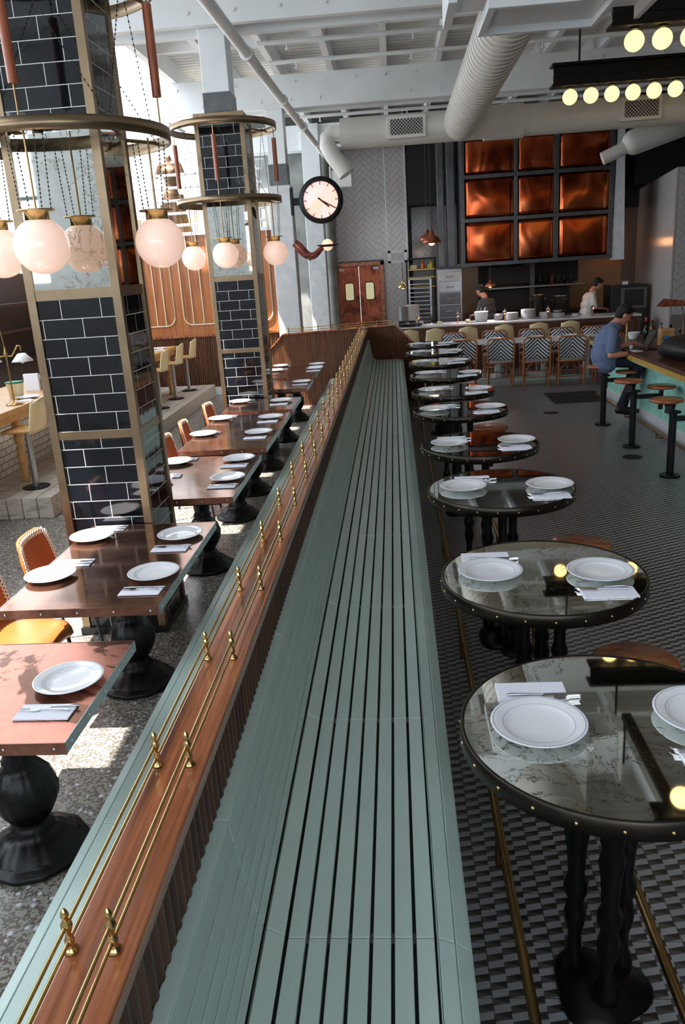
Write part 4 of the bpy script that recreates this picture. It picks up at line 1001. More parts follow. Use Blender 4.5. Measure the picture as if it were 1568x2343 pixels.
for i, (x, y) in enumerate(((.50, 17.3), (1.32, 17.25), (2.28, 17.2), (3.15, 17.15), (4.1, 17.3))):
    q = empty('oil_lamp', 'small glass oil lamp on the pass, %s of five from the left' % ['first', 'second', 'third', 'fourth', 'fifth'][i], 'lamp', (x, y, zc))
    MB().lathe([(0, 0), (.04, 0), (.03, .01), (.012, .03), (.014, .1), (.03, .12), (.02, .13), (0, .13)], n=18).build('base', 'copper_edge', q)
    MB().ell((0, 0, .175), .045, 16).build('glass_bulb', 'glass', q); MB().cyl((0, 0, .21), (0, 0, .26), .008, n=8).build('chimney', 'steel', q)
    MB().ell((0, 0, .15), (.009, .009, .014), 8).build('flame', 'flame', q)
for i, (x, y) in enumerate(((.93, 17.2), (1.52, 17.3))):
    q = empty('mug', ['cream mug left of the second counter lamp', 'cream mug left of the white tub'][i], 'mug', (x, y, zc))
    MB().lathe([(0, 0), (.04, 0), (.043, .07), (.039, .07), (.037, .008), (0, .008)], n=24).build('cup', 'cream', q); MB().tube([(.04, 0, .015), (.065, 0, .03), (.065, 0, .05), (.04, 0, .06)], .005, 6).build('handle', 'cream', q)
bx = tag(MB().box(-.18, .18, -.1, .1, 0, .1).build('storage_box', 'jeans', loc=(.26, 17.45, zc), bevel=.01), 'dark blue box at the left end of the pass', 'box'); MB().box(-.05, .05, -.106, -.1, .02, .07).build('label_patch', 'cream', bx)
def cl(u, v): return (.02+.5*u, -.22+.3*v, .025+.04*sin(7*u)*sin(5*v)*(1-u)+.015)
tag(MB().grid(cl, 24, 14).build('folded_cloth', 'jeans', loc=(.05, 17.25, zc), solid=.02), 'crumpled navy cloth hanging over the left end of the pass', 'cloth')
tag(MB().box(-.2, .2, -.06, .06, 0, .018).build('menu_board', 'napkin', loc=(.76, 17.15, zc)), 'pale folded menus lying on the pass', 'menu')
# cream stools at the pass
def cstool(h=.66):
    r = empty('counter_stool', '', 'stool')
    def sh(u, v):
        a = (u-.5)*2.0; return (.21*sin(a)/sin(1.0)*(1-.18*v), -.17-.05*v+.12*(1-cos(a)), h+.32*v-.03+.02*cos(3*a)*v)
    MB().grid(sh, 16, 6).build('backrest', 'cream', r, solid=.016)
    MB().box(-.19, .19, -.15, .2, h-.03, h).build('seat', 'oak', r, bevel=.012)
    MB().cyl((0, 0, 0.01), (0, 0, h-.03), .032, n=20).build('pedestal', 'steel', r)
    MB().cyl((0, 0, 0), (0, 0, .012), .14, n=32).build('floor_plate', 'iron_dull', r)
    mb = MB()
    for x in (-.12, 0, .12): mb.ell((x, -.172+.05*(abs(x)/.12)*.4, h+.03), .008, 8)
    mb.build('rivets', 'brass', r)
    return r
cs = cstool()
wh = ['first', 'second', 'third', 'fourth', 'fifth', 'sixth', 'seventh']
for i, x in enumerate((.28, .80, 1.45, 2.16, 2.84, 3.45)):
    o = cs if i == 0 else dup(cs); o.location = (x, 16.55, 0); tag(o, 'cream backed stool at the kitchen pass, %s from the left' % wh[i], 'stool', 'cream stools at the kitchen pass')
# communal table with rattan chairs
ct = empty('communal_table', 'long white marble table between the two rows of rattan chairs', 'table', (0, 0, 0))
MB().prism([(1.1, 15.05), (3.75, 14.85), (3.75, 15.58), (1.1, 15.78)], 'z', .73, .765).build('tabletop', 'marble', ct, bevel=.004)
for x, y in ((1.9, 15.35), (2.75, 15.28), (3.5, 15.2)): MB().box(x-.05, x+.05, y-.05, y+.05, .05, .73).build('table_leg', 'teal', ct)
MB().prism([(1.5, 15.32), (3.6, 15.16), (3.6, 15.3), (1.5, 15.46)], 'z', 0, .06).build('floor_beam', 'teal', ct)
for i, (x, y) in enumerate(((1.35, 15.2), (1.95, 15.17), (2.5, 15.1), (3.05, 15.07), (1.2, 15.62), (1.9, 15.58), (2.65, 15.52), (3.25, 15.45))):
    put(plate0, (x, y, .7655), 0, 'white plate on the communal marble table, %s from the left on the %s side' % (['first', 'second', 'third', 'fourth'][i % 4], 'near' if i < 4 else 'far'), 'plate', 'plates on the communal table')
def rattan():
    r = empty('rattan_chair', '', 'chair')
    def ob(u, v):  # backrest sheet
        x = (u-.5)*.42; return (x, -.2-.03*v+.03*cos((u-.5)*pi), .50+.36*v-.05*(abs(u-.5)*2)**4*v)
    MB().grid(ob, 16, 10).build('woven_back', 'weave', r, solid=.01)
    out = [(-.215, -.13, 0), (-.225, -.19, .46), (-.232, -.215, .72)]+[(-.232+.06*(1-cos(a))+0, -.215, .80+.07*sin(a)) for a in [pi/2*k/5 for k in range(6)]]
    out = out+[(-p[0], p[1], p[2]) for p in reversed(out)]
    MB().tube(out, .0155, 8).build('back_frame', 'rattan', r)
    MB().tube([(x*.225, y_, .445) for x, y_ in ((-1, -.19), (-1, .14), (-.7, .21), (.7, .21), (1, .14), (1, -.19))], .014, 8, closed=True).build('seat_frame', 'rattan', r)
    MB().box(-.21, .21, -.19, .2, .44, .462).build('woven_seat', 'weave', r, bevel=.008)
    for s_ in (-1, 1):
        MB().tube([(.2*s_, .17, .445), (.205*s_, .19, 0)], .014, 8).build('leg', 'rattan', r)
        MB().tube([(.22*s_, -.15, .08), (.19*s_, -.16, .30), (.08*s_, -.17, .44)], .010, 8).build('brace', 'rattan', r)
        MB().tube([(.215*s_, -.13, .2), (.205*s_, .18, .2)], .01, 8).build('stretcher', 'rattan', r)
    MB().tube([(-.21, -.13, .17), (.21, -.13, .17)], .01, 8).build('stretcher', 'rattan', r); MB().tube([(-.2, .185, .24), (.2, .185, .24)], .01, 8).build('stretcher', 'rattan', r)
    for s_ in (-1, 1): MB().lathe([(.02, 0), (.02, .03)], (.222*s_, -.178, .46), n=10).lathe([(.019, 0), (.019, .03)], (.217*s_, -.14, .18), n=10).build('cane_binding', 'dark', r)
    return r
rc = rattan()
for i, (x, y) in enumerate(((1.22, 14.78), (1.86, 14.66), (2.48, 14.58), (3.07, 14.5), (3.72, 14.55))):
    o = rc if i == 0 else dup(rc); o.location = (x, y, 0); o.rotation_euler = (0, 0, -.06); tag(o, 'rattan chevron chair, near side of the marble table, %s from the left' % wh[i], 'chair', 'chevron rattan chairs on the near side')
for i, (x, y) in enumerate(((1.13, 15.98), (1.93, 15.93), (2.63, 15.85), (3.2, 15.8), (3.8, 15.75))):
    o = dup(rc); o.location = (x, y, 0); o.rotation_euler = (0, 0, pi-.06); tag(o, 'rattan chevron chair, far side of the marble table, %s from the left' % wh[i], 'chair', 'chevron rattan chairs on the far side')
# ============================================================ BAR ON THE RIGHT
br = empty('bar_counter', 'long bar with pale teal front, gold fluted edge and dark wooden top', 'bar', (0, 0, 0))
YB0, YB1 = 5.0, 12.75
MB().box(2.99, 3.75, YB0, YB1, .955, .99).build('bar_top', 'reed', br, bevel=.006)
MB().box(2.97, 3.0, YB0, YB1, .955, 1.0).build('nosing', 'reed', br, bevel=.004)
mb = MB().box(2.985, 3.02, YB0, YB1, .885, .955); y = YB0
while y < YB1-.02: mb.cyl((2.985, y+.012, .89), (2.985, y+.012, .95), .009, n=6, cap=False); y += .026
mb.build('fluted_edge', 'gold_trim', br)
MB().box(3.27, 3.7, YB0, YB1-.05, .2, .955).build('bar_front', 'teal_bar', br)
MB().box(3.25, 3.7, YB0, YB1-.05, .0, .2).build('marble_skirting', 'marble', br, bevel=.006)
MB().box(3.02, 3.3, YB0, YB1-.05, .86, .9).build('soffit', 'teal_bar', br)
MB().cyl((3.1, YB0, .13), (3.1, YB1-.1, .13), .022, n=12).build('foot_rail', 'brass_old', br)
for k in range(6): MB().tube([(3.25, 5.6+k*1.37, .05), (3.1, 5.6+k*1.37, .05), (3.1, 5.6+k*1.37, .13)], .014, 8).build('rail_bracket', 'brass_old', br)
MB().box(3.75, 5.0, 5.0, 12.75, 0, .8).build('back_counter', 'dark', br)
def barstool(z, arm=True, seat2=None):
    r = empty('bar_stool_post', '', 'stool')
    MB().cyl((0, 0, .02), (0, 0, .66), .038, n=24).build('post', 'iron_dull', r)
    MB().cyl((0, 0, 0), (0, 0, .02), .10, n=32).build('base_plate', 'iron_dull', r)
    mb = MB()
    for k in range(4): a = k*pi/2+pi/4; mb.cyl((.08*cos(a), .08*sin(a), .02), (.08*cos(a), .08*sin(a), .03), .008, n=6)
    mb.build('floor_bolts', 'chrome', r)
    MB().lathe([(0, .66), (.075, .66), (.075, .675), (0, .675)], n=24).build('head_plate', 'iron_dull', r)
    MB().obox((.15, 0, .60), .34, .05, .05, Matrix.Identity(3)).build('swing_arm', 'iron_dull', r, bevel=.005)
    MB().cyl((.31, 0, .44), (.31, 0, .70), .026, n=16).build('arm_stem', 'iron_dull', r)
    pr = [(0, -.035), (.14, -.035), (.158, -.028), (.162, -.012), (.155, 0), (0, .001)]
    for nm, x, y, zz in (('seat', -.06, .03, .80 if z else .8), ('seat', .31, 0, .72)):
        MB().lathe(pr, (x, y, zz), n=40).build('seat', 'seatw', r)
        if x < 0: MB().lathe([(.055, .665), (.045, .70), (.06, .765), (.0, .765)], (x*.5, y*.5, 0), n=20).build('seat_boss', 'iron_dull', r)
    return r
bs = barstool(.8)
for i, (y, l) in enumerate(((10.86, 'bar stool post the seated man is using'), (9.49, 'black bar stool post with two wooden seats nearest in front of the seated man'), (8.12, 'black bar stool post with two wooden seats at the right edge of the photo'))):
    o = bs if i == 0 else dup(bs); o.location = (2.745, y, 0); tag(o, l, 'stool', 'posts with twin wooden bar seats')
# floor mat, drains
tag(MB().box(-.55, .3, -.55, .45, 0, .012).build('rubber_mat', 'dark', loc=(3.0, 13.2, .0), bevel=.004), 'black rubber mat on the tiled floor at the end of the bar', 'mat')
for i, (x, y) in enumerate(((2.25, 11.9), (2.62, 9.0))):
    tag(MB().cyl((0, 0, 0), (0, 0, .004), .11, n=28).build('floor_drain', 'iron_dull', loc=(x, y, 0)), ['round dark floor cover behind the far bar stool post', 'round dark floor cover between the two near bar stool posts'][i], 'floor cover')
# things on the bar
zb = .991
bl = empty('desk_lamp', 'brass lamp with tilted copper shade at the back of the bar', 'lamp', (3.55, 10.4, zb))
MB().lathe([(0, 0), (.08, 0), (.08, .012), (.015, .02), (0, .02)], n=24).build('base', 'brass_old', bl)
MB().tube([(0, 0, .01), (.02, 0, .2), (.02, 0, .45), (-.02, 0, .56), (-.1, 0, .6)], .008, 8).build('stem', 'brass_old', bl)
MB().prism([(-.30, .555), (.02, .555), (-.02, .62), (-.21, .645)], 'y', -.09, .09).build('shade', 'copper_door', bl, bevel=.01)
tag(MB().prism([(0, 0), (.5, 0), (.5, .02), (0, .02)], 'y', 0, .35).build('closed_laptop', 'black_gloss', loc=(3.1, 8.45, zb), bevel=.005), 'flat black case lying on the bar beside the bag', 'case')
mb = MB(); mb.ell((0, 0, .13), (.34, .62, .15), 24); mb.ell((.1, -.25, .1), (.25, .3, .1), 20); mb.ell((-.15, .3, .08), (.16, .2, .09), 20)
M['bagm'] = plain('black_bag_leather', srgb(12, 12, 13), .6)
tag(mb.build('leather_bag', 'bagm', loc=(3.42, 9.55, zb), remesh=.02), 'big soft black bag slumped on the bar', 'bag')
tab = empty('tablet_computer', 'black tablet on a stand in front of the seated man', 'tablet', (3.16, 10.72, zb))
MB().obox((0.1, 0, .12), .014, .24, .28, Matrix.Rotation(.45, 3, 'Y')).build('screen_case', 'dark', tab, bevel=.003); MB().prism([(0, 0), (.2, 0), (.19, .02), (0, .01)], 'y', -.1, .1).build('stand', 'dark', tab)
tag(MB().box(-.06, .06, -.09, .09, 0, .008).build('paper_slip', 'napkin', loc=(3.06, 10.62, zb), rot=(0, 0, .4)), 'white paper slip on the bar edge by the man', 'paper')
cu = empty('travel_cup', 'dark blue cup with bright blue lid on the bar', 'cup', (3.5, 10.75, zb))
MB().lathe([(0, 0), (.035, 0), (.045, .12), (0, .12)], n=24).build('cup_body', 'jeans', cu); MB().lathe([(0, .12), (.048, .12), (.048, .135), (.03, .16), (0, .165)], n=24).build('lid', plain('bright_blue_lid', srgb(20, 120, 190), .4), cu); MB().tube([(-.04, 0, .03), (-.075, 0, .05), (-.075, 0, .08), (-.042, 0, .1)], .006, 8).build('handle', 'white', cu)
wb = empty('white_bowl', 'white footed bowl behind the tablet', 'bowl', (3.45, 12.1, zb)); MB().lathe([(0, 0), (.06, 0), (.06, .02), (.1, .09), (.105, .1), (.095, .09), (.05, .03), (0, .03)], n=32).build('bowl_body', 'white', wb)
tag(MB().cyl((0, 0, 0), (0, 0, .35), .015, n=10).build('wooden_post', 'oak', loc=(3.22, 11.6, zb)), 'upright wooden dowel on the bar beside the man\'s face', 'dowel')
M['bot_g'] = plain('dark_green_bottle_glass', srgb(20, 34, 22), .1); M['bot_a'] = plain('amber_bottle_glass', srgb(90, 44, 18), .12); M['bot_c'] = plain('clear_grey_glass', srgb(120, 124, 128), .08)
def bottle(): 
    return MB().lathe([(0, 0), (.036, 0), (.038, .01), (.038, .17), (.03, .205), (.014, .235), (.013, .29), (.016, .29), (.016, .305), (0, .305)], n=18)
ob = 0
for j, y in enumerate((10.95, 11.15, 11.35, 11.55, 11.75)):
    for i in range(5):
        x = 3.7+i*.13+(.06 if j % 2 else 0)
        if i == 0 and j == 0:
            pass
        o = bottle().build('liquor_bottle', ['bot_g', 'bot_a', 'bot_c'][(i+j) % 3], loc=(x, y+.3, .99 if x < 3.745 else .801)); o.scale = (1, 1, .85+.12*((i*7+j*3) % 3))
        tag(o, 'dark liquor bottle in the crowd of bottles behind the bar', 'bottle', 'bottles behind the bar')
rb_ = empty('red_capped_bottle', 'dark bottle with red and yellow pourer standing out behind the bar', 'bottle', (3.42, 11.4, zb)); bottle().build('bottle_body', 'bot_g', rb_); MB().lathe([(0, .3), (.018, .3), (.016, .35), (0, .36)], n=14).build('pourer', plain('red_cap', srgb(200, 50, 30), .4), rb_)
tag(MB().box(-.1, .1, -.06, .06, 0, .22).build('paper_bag', 'oak', loc=(3.6, 11.1, zb), bevel=.02), 'brown paper packet between bottles and blue cup', 'packet')
for k in range(8):
    q = MB().lathe([(0, 0), (.03, 0), (.004, .008), (.004, .06), (.03, .09), (.034, .14), (.03, .17)], n=16).build('wine_glass', 'glass', loc=(3.55+.09*(k % 4), 10.0+.1*(k//4)+.25, zb)); tag(q, 'stemmed glass in the cluster on the bar under the copper lamp', 'glass', 'stemmed glasses on the bar')
# ============================================================ LEFT: OAK COUNTER, PLATFORM, STOOLS
pf = empty('timber_platform', 'low platform of thick whitewashed timbers under the oak counter stools', 'platform', (0, 0, 0))
mb = MB(); x = -3.53
k = 0
while x > -5.2: mb.box(x-.155, x-.004, 7.55, 15.4, .0, .22); x -= .16
mb.build('timber_decking', 'plank', pf, bevel=.006); MB().box(-5.2, -3.54, 7.56, 15.4, 0, .03).build('shadow_gap', 'dark', pf)
oc = empty('oak_counter', 'long oak counter with white tiled body on the far left', 'counter', (0, 0, 0))
MB().box(-5.0, -3.98, 5.0, 14.6, 1.0, 1.06).build('worktop', 'oak', oc, bevel=.006)
MB().box(-4.95, -4.02, 5.05, 14.55, .92, 1.0).build('apron', 'oak', oc)
MB().box(-5.0, -4.42, 5.1, 14.5, .22, .92).build('tiled_body', 'wtile', oc)
for y in (5.2, 8.25, 11.3, 14.3):
    MB().lathe([(.03, .22), (.045, .25), (.03, .28), (.04, .36), (.05, .5), (.035, .56), (.05, .6), (.03, .63), (.05, .68), (.052, .74), (.035, .78), (.05, .8), (.05, .92)], (-4.1, y, 0), n=24).build('turned_leg', 'oak', oc)
st2 = cstool(.86-.22)
for i in range(8):
    y = 7.99+.96*i; o = st2 if i == 0 else dup(st2); o.location = (-3.87, y, .22); o.rotation_euler = (0, 0, pi/2)
    tag(o, 'cream shell stool at the oak counter, %s' % ['nearest, left of the first tiled column', 'second along, behind the first tiled column', 'third along', 'fourth along', 'fifth along', 'sixth along, seen between the columns', 'seventh along, seen between the columns', 'farthest by the reeded dado'][i], 'stool', 'cream stools at the oak counter')
# double arm banker lamp and clutter on the counter
def blamp(x, y, label):
    L = empty('twin_arm_lamp', label, 'lamp', (x, y, 1.06))
    MB().lathe([(0, 0), (.09, 0), (.085, .012), (.03, .03), (.014, .05), (0, .05)], n=28).build('base', 'brass_old', L)
    MB().cyl((0, 0, .04), (0, 0, .62), .009, n=10).build('stem', 'brass_old', L)
    MB().lathe([(0, .5), (.02, .51), (.026, .53), (.015, .56), (.01, .6), (0, .62)], n=14).build('finial', 'brass_old', L)
    for s_ in (-1, 1):
        MB().tube([(0, 0, .52), (.06*s_, 0, .51), (.1*s_, 0, .56), (.14*s_, 0, .62), (.17*s_, 0, .61), (.17*s_, 0, .56)], .007, 8).build('arm', 'brass_old', L)
        MB().lathe([(.115, .455), (.045, .53), (.03, .535)], (.17*s_, 0, 0), n=8).build('shade', 'white', L, solid=.004)
        MB().ell((.17*s_, 0, .46), .028, 12).build('bulb', 'white', L)
    MB().tube([(0, 0, .6), (-.03, 0, .95), (-.1, 0, 1.0)], .005, 6).build('cord_arm', 'brass_old', L)
    return L
blamp(-4.1, 8.3, 'brass twin arm lamp with white glass shades on the oak counter')
tag(MB().lathe([(0, 0), (.07, 0), (.095, .16), (.1, .165), (.09, .16), (.066, .01), (0, .01)], n=28).build('straw_tub', 'cream', loc=(-4.33, 8.85, 1.061)), 'cream plastic tub on the oak counter behind the twin lamp', 'tub')
tag(MB().lathe([(0, 0), (.1, 0), (.104, .014), (0, .016)], n=28).build('green_lid', plain('green_plastic_lid', srgb(20, 120, 80), .5), loc=(-4.33, 8.85, 1.227)), 'green lid lying on the cream tub', 'lid')
tag(MB().lathe([(0, 0), (.08, 0), (.095, .16), (0, .16)], n=24).build('grey_bin', 'kitchen_metal', loc=(-4.3, 9.6, 1.061)), 'small grey bin beside the first tiled column on the oak counter', 'bin')
tag(MB().box(-.09, .09, -.02, .02, 0, .2).build('card_holder', 'napkin', loc=(-4.38, 9.4, 1.061)), 'white card holder left of the small grey bin', 'card')
tag(MB().box(-.16, .16, -.12, .12, 0, .03).build('magazine', 'napkin', loc=(-4.55, 8.4, 1.061), rot=(0, 0, .5)), 'pile of pale magazines left of the twin arm lamp', 'magazine')
for i, (x, y) in enumerate(((-4.18, 7.75), (-4.16, 8.75), (-4.18, 6.9), (-4.16, 13.2), (-4.16, 14.1))):
    l = ['nearer of two left of the first tiled column', 'partly behind the brass corner of the first column', 'cut by the left edge of the photo', 'between the columns, nearer', 'between the columns, farther'][i]
    put(plate0, (x, y, 1.0605), 0, 'white plate on the oak counter, '+l, 'plate', 'plates on the oak counter')
    put(nap0, (x+.04, y-.2, 1.0605), .2, 'napkin on the oak counter, '+l, 'napkin', 'napkins on the oak counter')
    put(fork0, (x+.03, y-.2, 1.068), .3, 'fork on the oak counter, '+l, 'fork', 'forks on the oak counter')
# back bar cabinets against the left wall
bb = empty('back_bar', 'dark back bar with shelves along the left wall', 'cabinet', (0, 0, 0))
MB().box(-6.95, -6.5, 4, 15.4, 0, 1.0).build('base_cabinet', 'dark', bb); MB().box(-6.98, -6.4, 4, 15.4, 1.0, 1.04).build('worktop', 'iron_dull', bb)
for z in (1.5, 1.95): MB().box(-6.95, -6.7, 4, 15.4, z, z+.04).build('shelf', 'dark', bb)
# ============================================================ PEOPLE
def person(name, label, loc, rz, body, pieces):
    r = empty(name, label, 'person', loc, rz)
    body.build('body', 'skin', r, remesh=.008)
    for nm, mb, mat, vox in pieces:
        mb.build(nm, mat, r, remesh=vox)
    return r
def head(mb, c, R, hair=True):
    """face looks along local +X of R"""
    c = Vector(c); T = lambda x, y, z: c+R@Vector((x, y, z))
    mb.ell(T(0, 0, .03), (.104, .082, .104), 24, R=R); mb.ell(T(.018, 0, -.045), (.068, .056, .07), 20, R=R)
    mb.ell(T(.058, 0, -.088), (.026, .028, .02), 14, R=R)          # chin
    mb.cap(T(.088, 0, .012), T(.108, 0, -.022), .010, .0145, 12)   # nose
    mb.ell(T(.085, .03, .034), (.014, .03, .009), 10, R=R); mb.ell(T(.085, -.03, .034), (.014, .03, .009), 10, R=R)  # brows
    mb.ell(T(.08, 0, -.052), (.014, .024, .007), 10, R=R); mb.ell(T(.078, 0, -.062), (.013, .021, .007), 10, R=R)
    for s_ in (-1, 1): mb.ell(T(-.005, s_*.084, -.002), (.02, .009, .031), 12, R=R); mb.ell(T(.06, s_*.045, -.02), (.024, .016, .022), 10, R=R)
    mb.cap(T(-.02, 0, -.05), T(-.06, 0, -.17), .055, .06)
def hairm(c, R):
    c = Vector(c); T = lambda x, y, z: c+R@Vector((x, y, z)); mb = MB()
    mb.ell(T(-.016, 0, .055), (.107, .089, .095), 24, R=R); mb.ell(T(-.05, 0, .0), (.068, .081, .076), 20, R=R); mb.ell(T(.055, 0, .108), (.042, .055, .026), 14, R=R)
    return mb
def hand(mb, w, d, up, side, curl=.6, s=1.0):
    """palm from wrist w along d; up = back of hand; side = thumb side"""
    w = Vector(w); d = Vector(d).normalized(); up = Vector(up); up = (up-d*up.dot(d)).normalized(); sd = Vector(side); sd = (sd-d*sd.dot(d)-up*sd.dot(up)).normalized()
    mb.cap(w, w+d*.03, .024, .022, 12)
    for k, o in enumerate((-.03, -.01, .01, .03)): mb.cap(w+d*.02+sd*o*.6, w+d*.085+sd*o, .0145, .0115, 12)
    for k, (o, L) in enumerate(((.031, .068), (.0105, .076), (-.0105, .071), (-.031, .055))):
        p = w+d*.088+sd*o; a = 0
        for j, f in enumerate((.45, .32, .23)):
            a += curl; q = p+(d*cos(a)-up*sin(a))*L*f; mb.cap(p, q, .0092-.0008*j, .0086-.0009*j, 10); p = q
    p = w+d*.025+sd*.03; q = p+(d*.7+sd*.75-up*.2).normalized()*.042; mb.cap(p, q, .0125, .0105, 10); q2 = q+(d*.95+sd*.1-up*.35).normalized()*.034; mb.cap(q, q2, .0105, .0085, 10)
# seated man, facing the bar (+X); seat top at z .80 above (2.69, 10.9)
mo = (2.79, 10.89, 0)
B = MB(); hR = Matrix.Rotation(.50, 3, 'Y')
hc = (.185, 0, 1.425)
head(B, hc, hR)
B.cap((.10, 0, 1.29), (.03, 0, 1.22), .058, .07)
arms = []
for s_ in (-1, 1):
    sh_, el, wr = Vector((.02, .19*s_, 1.23)), Vector((-.04, -.29, .955)) if s_ < 0 else Vector((.12, .23, .96)), Vector((.24, -.25, .965)) if s_ < 0 else Vector((.36, .13, 1.06))
    B.cap(sh_, el, .046, .040); B.cap(el, el+(wr-el)*.35, .041, .041); B.cap(el+(wr-el)*.35, wr, .041, .026)
    hand(B, wr, (1, -.35*s_, -.1 if s_ < 0 else -.25), (0, 0, 1), (0, -s_, 0), .55 if s_ > 0 else .75)
    arms.append((sh_, el, wr))
B.cap((0, 0, 1.12), (-.03, 0, .95), .09, .09); B.cap((-.03, 0, .95), (-.02, 0, .85), .1, .1)
for s_ in (-1, 1): B.cap((.0, .09*s_, .86), (.40, .11*s_, .80), .06, .05); B.cap((.40, .11*s_, .80), (.24-.0*s_, .08*s_, .36), .045, .035)
Sh = MB()
Sh.cap((-.01, -.1, 1.18), (-.01, .1, 1.18), .115, .115); Sh.cap((-.04, -.075, 1.05), (-.04, .075, 1.05), .15, .15); Sh.cap((-.05, -.07, .93), (-.05, .07, .93), .165, .165)
Sh.cap((.04, -.05, .93), (.04, .05, .93), .14, .14); Sh.cap((-.04, -.08, .84), (-.04, .08, .84), .145, .145); Sh.cap((.03, -.05, 1.08), (.03, .05, 1.08), .12, .12); Sh.ell((-.085, 0, 1.08), (.1, .16, .17), 20)
Sh.cap((.01, -.165, 1.24), (.01, .165, 1.24), .07, .07); Sh.cap((.03, 0, 1.27), (.082, 0, 1.315), .08, .068)
for (sh_, el, wr) in arms: Sh.cap(sh_, sh_+(el-sh_)*.78, .066, .064)
Pn = MB()
Pn.cap((-.06, -.08, .865), (-.06, .08, .865), .115, .115)
for s_ in (-1, 1):
    Pn.cap((-.02, .09*s_, .875), (.40, .12*s_, .815), .095, .072); kx = .40
    an = Vector((.17, .06*s_, .25)) if s_ < 0 else Vector((.27, .1, .24))
    Pn.cap((.40, .12*s_, .80), an, .072, .05)
Fo = MB()
for an in (Vector((.17, -.06, .25)), Vector((.27, .1, .24))):
    Fo.cap(an+Vector((-.03, 0, -.06)), an+Vector((.08, 0, -.08)), .042, .04); Fo.cap(an+Vector((.08, 0, -.085)), an+Vector((.19, 0, -.1)), .04, .03); Fo.cap(an, an+Vector((-.02, 0, -.05)), .045, .042)
man = person('person', 'man in a blue short sleeved shirt and dark trousers sitting at the bar, looking down', mo, 0, B, [('shirt', Sh, 'shirt', .01), ('trousers', Pn, 'jeans', .01), ('shoes', Fo, 'shoe', .009), ('hair', hairm(hc, hR), 'hair', .009)])
co_ = MB()
for s_ in (-1, 1): co_.prism([(.07+.035, 1.31), (.15, 1.27), (.10, 1.25), (.05, 1.30)], 'y', s_*.055-.012, s_*.055+.012)
co_.build('collar', 'shirt', man)
T = lambda x, y, z: Vector(hc)+hR@Vector((x, y, z)); gm = MB()
for s_ in (-1, 1):
    gm.tube([T(.100, s_*.034+.026*cos(a), .012+.018*sin(a)) for a in [2*pi*k/14 for k in range(14)]], .0022, 5, closed=True); gm.tube([T(.099, s_*.06, .018), T(.06, s_*.078, .02), T(-.01, s_*.082, .015)], .0022, 5)
gm.tube([T(.101, -.01, .016), T(.106, 0, .02), T(.101, .01, .016)], .0022, 5); gm.build('eyeglasses', 'dark', man)
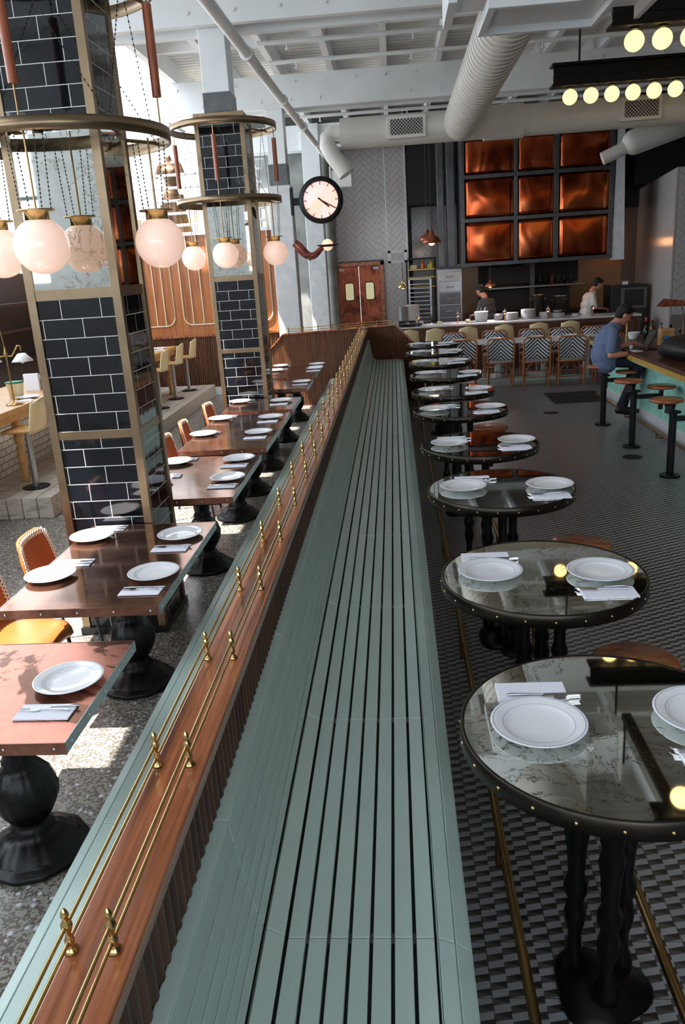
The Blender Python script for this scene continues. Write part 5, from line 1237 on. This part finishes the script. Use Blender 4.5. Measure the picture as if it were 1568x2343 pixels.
# phone-sized cup in his hand
tag(MB().lathe([(0, 0), (.02, 0), (.026, .06), (.022, .06), (.018, .005), (0, .005)], n=18).build('espresso_cup', 'white', loc=(3.06, 10.80, .9905)), 'tiny white cup by the seated man\'s hand', 'cup')
def cook(loc, rz, label, topm, lean=.3, hairc='hair'):
    B = MB(); R = Matrix.Rotation(.45, 3, 'Y'); hc = (.2, 0, 1.53)
    head(B, hc, R); B.cap((.12, 0, 1.38), (.05, 0, 1.3), .055, .075); B.cap((0, 0, 1.2), (-.04, 0, 1.0), .085, .085)
    Sh = MB(); Sh.cap((.02, -.1, 1.24), (.02, .1, 1.24), .125, .125); Sh.cap((.05, 0, 1.3), (.1, 0, 1.36), .085, .07); Sh.cap((-.02, -.09, 1.1), (-.02, .09, 1.1), .125, .125); Sh.cap((-.04, -.08, .95), (-.04, .08, .95), .13, .13); Sh.cap((.03, -.17, 1.31), (.03, .17, 1.31), .06, .06)
    for s_ in (-1, 1):
        a, e, w_ = Vector((.03, .2*s_, 1.3)), Vector((.06, .25*s_, 1.06)), Vector((.3, .16*s_, 1.02)); B.cap(a, e, .045, .04); B.cap(e, w_, .04, .026)
        hand(B, w_, (1, -.3*s_, -.2), (0, 0, 1), (0, -s_, 0), .7); Sh.cap(a, a+(e-a)*.9, .064, .06)
    Pn = MB(); Pn.cap((-.04, -.08, .9), (-.04, .08, .9), .13, .13)
    for s_ in (-1, 1): Pn.cap((-.03, .09*s_, .88), (-.02, .1*s_, .48), .095, .065); Pn.cap((-.02, .1*s_, .48), (-.04, .1*s_, .06), .065, .05)
    Fo = MB()
    for s_ in (-1, 1): Fo.cap((-.05, .1*s_, .04), (.14, .11*s_, .035), .045, .035)
    return person('person', label, loc, rz, B, [('jacket', Sh, topm, .012), ('trousers', Pn, 'jeans', .012), ('shoes', Fo, 'shoe', .012), ('hair', hairm(hc, R), 'hair', .01)])
cook((4.30, 18.6, 0), .1, 'cook in a white jacket bending over the kitchen counter', 'shirtw')
cook((2.1, 18.7, 0), pi*.75, 'cook in dark grey with black hair standing left of the cooking line', 'shirtg')
# ============================================================ LAMPS OF THE ROOM (kitchen and bar glow)
def lamp(name, kind, loc, e, col, size=.3, rot=None):
    l = bpy.data.lights.new(name, kind); l.energy = e; l.color = col
    if kind == 'AREA': l.size = size
    elif kind == 'POINT': l.shadow_soft_size = size
    elif kind == 'SPOT': l.shadow_soft_size = .05; l.spot_size = 2.0
    o = bpy.data.objects.new(name, l); C.objects.link(o); o.location = loc
    if rot: o.rotation_euler = rot
    return o
for x in (2.1, 3.0, 3.9): lamp('hood_light', 'AREA', (x, 18.9, 2.05), 2.2, (1, .55, .25), .25)
lamp('oven_glow', 'POINT', (5.3, 20.9, 2.35), 2.5, (1, .42, .15), .1)
lamp('dome_pendant_light', 'POINT', (.83, 17.6, 2.52), 5, (1, .7, .45), .06)
lamp('heat_lamp_light', 'SPOT', (.2, 17.4, 1.74), 12, (1, .7, .45)); lamp('heat_lamp_light', 'SPOT', (2.0, 17.38, 1.64), 60, (1, .85, .8))
lamp('pass_striplight', 'AREA', (1.85, 17.35, 2.0), 14, (1, .9, .95), .15)
# remove unused prototype meshes' leftovers and finish
bpy.context.view_layer.update()
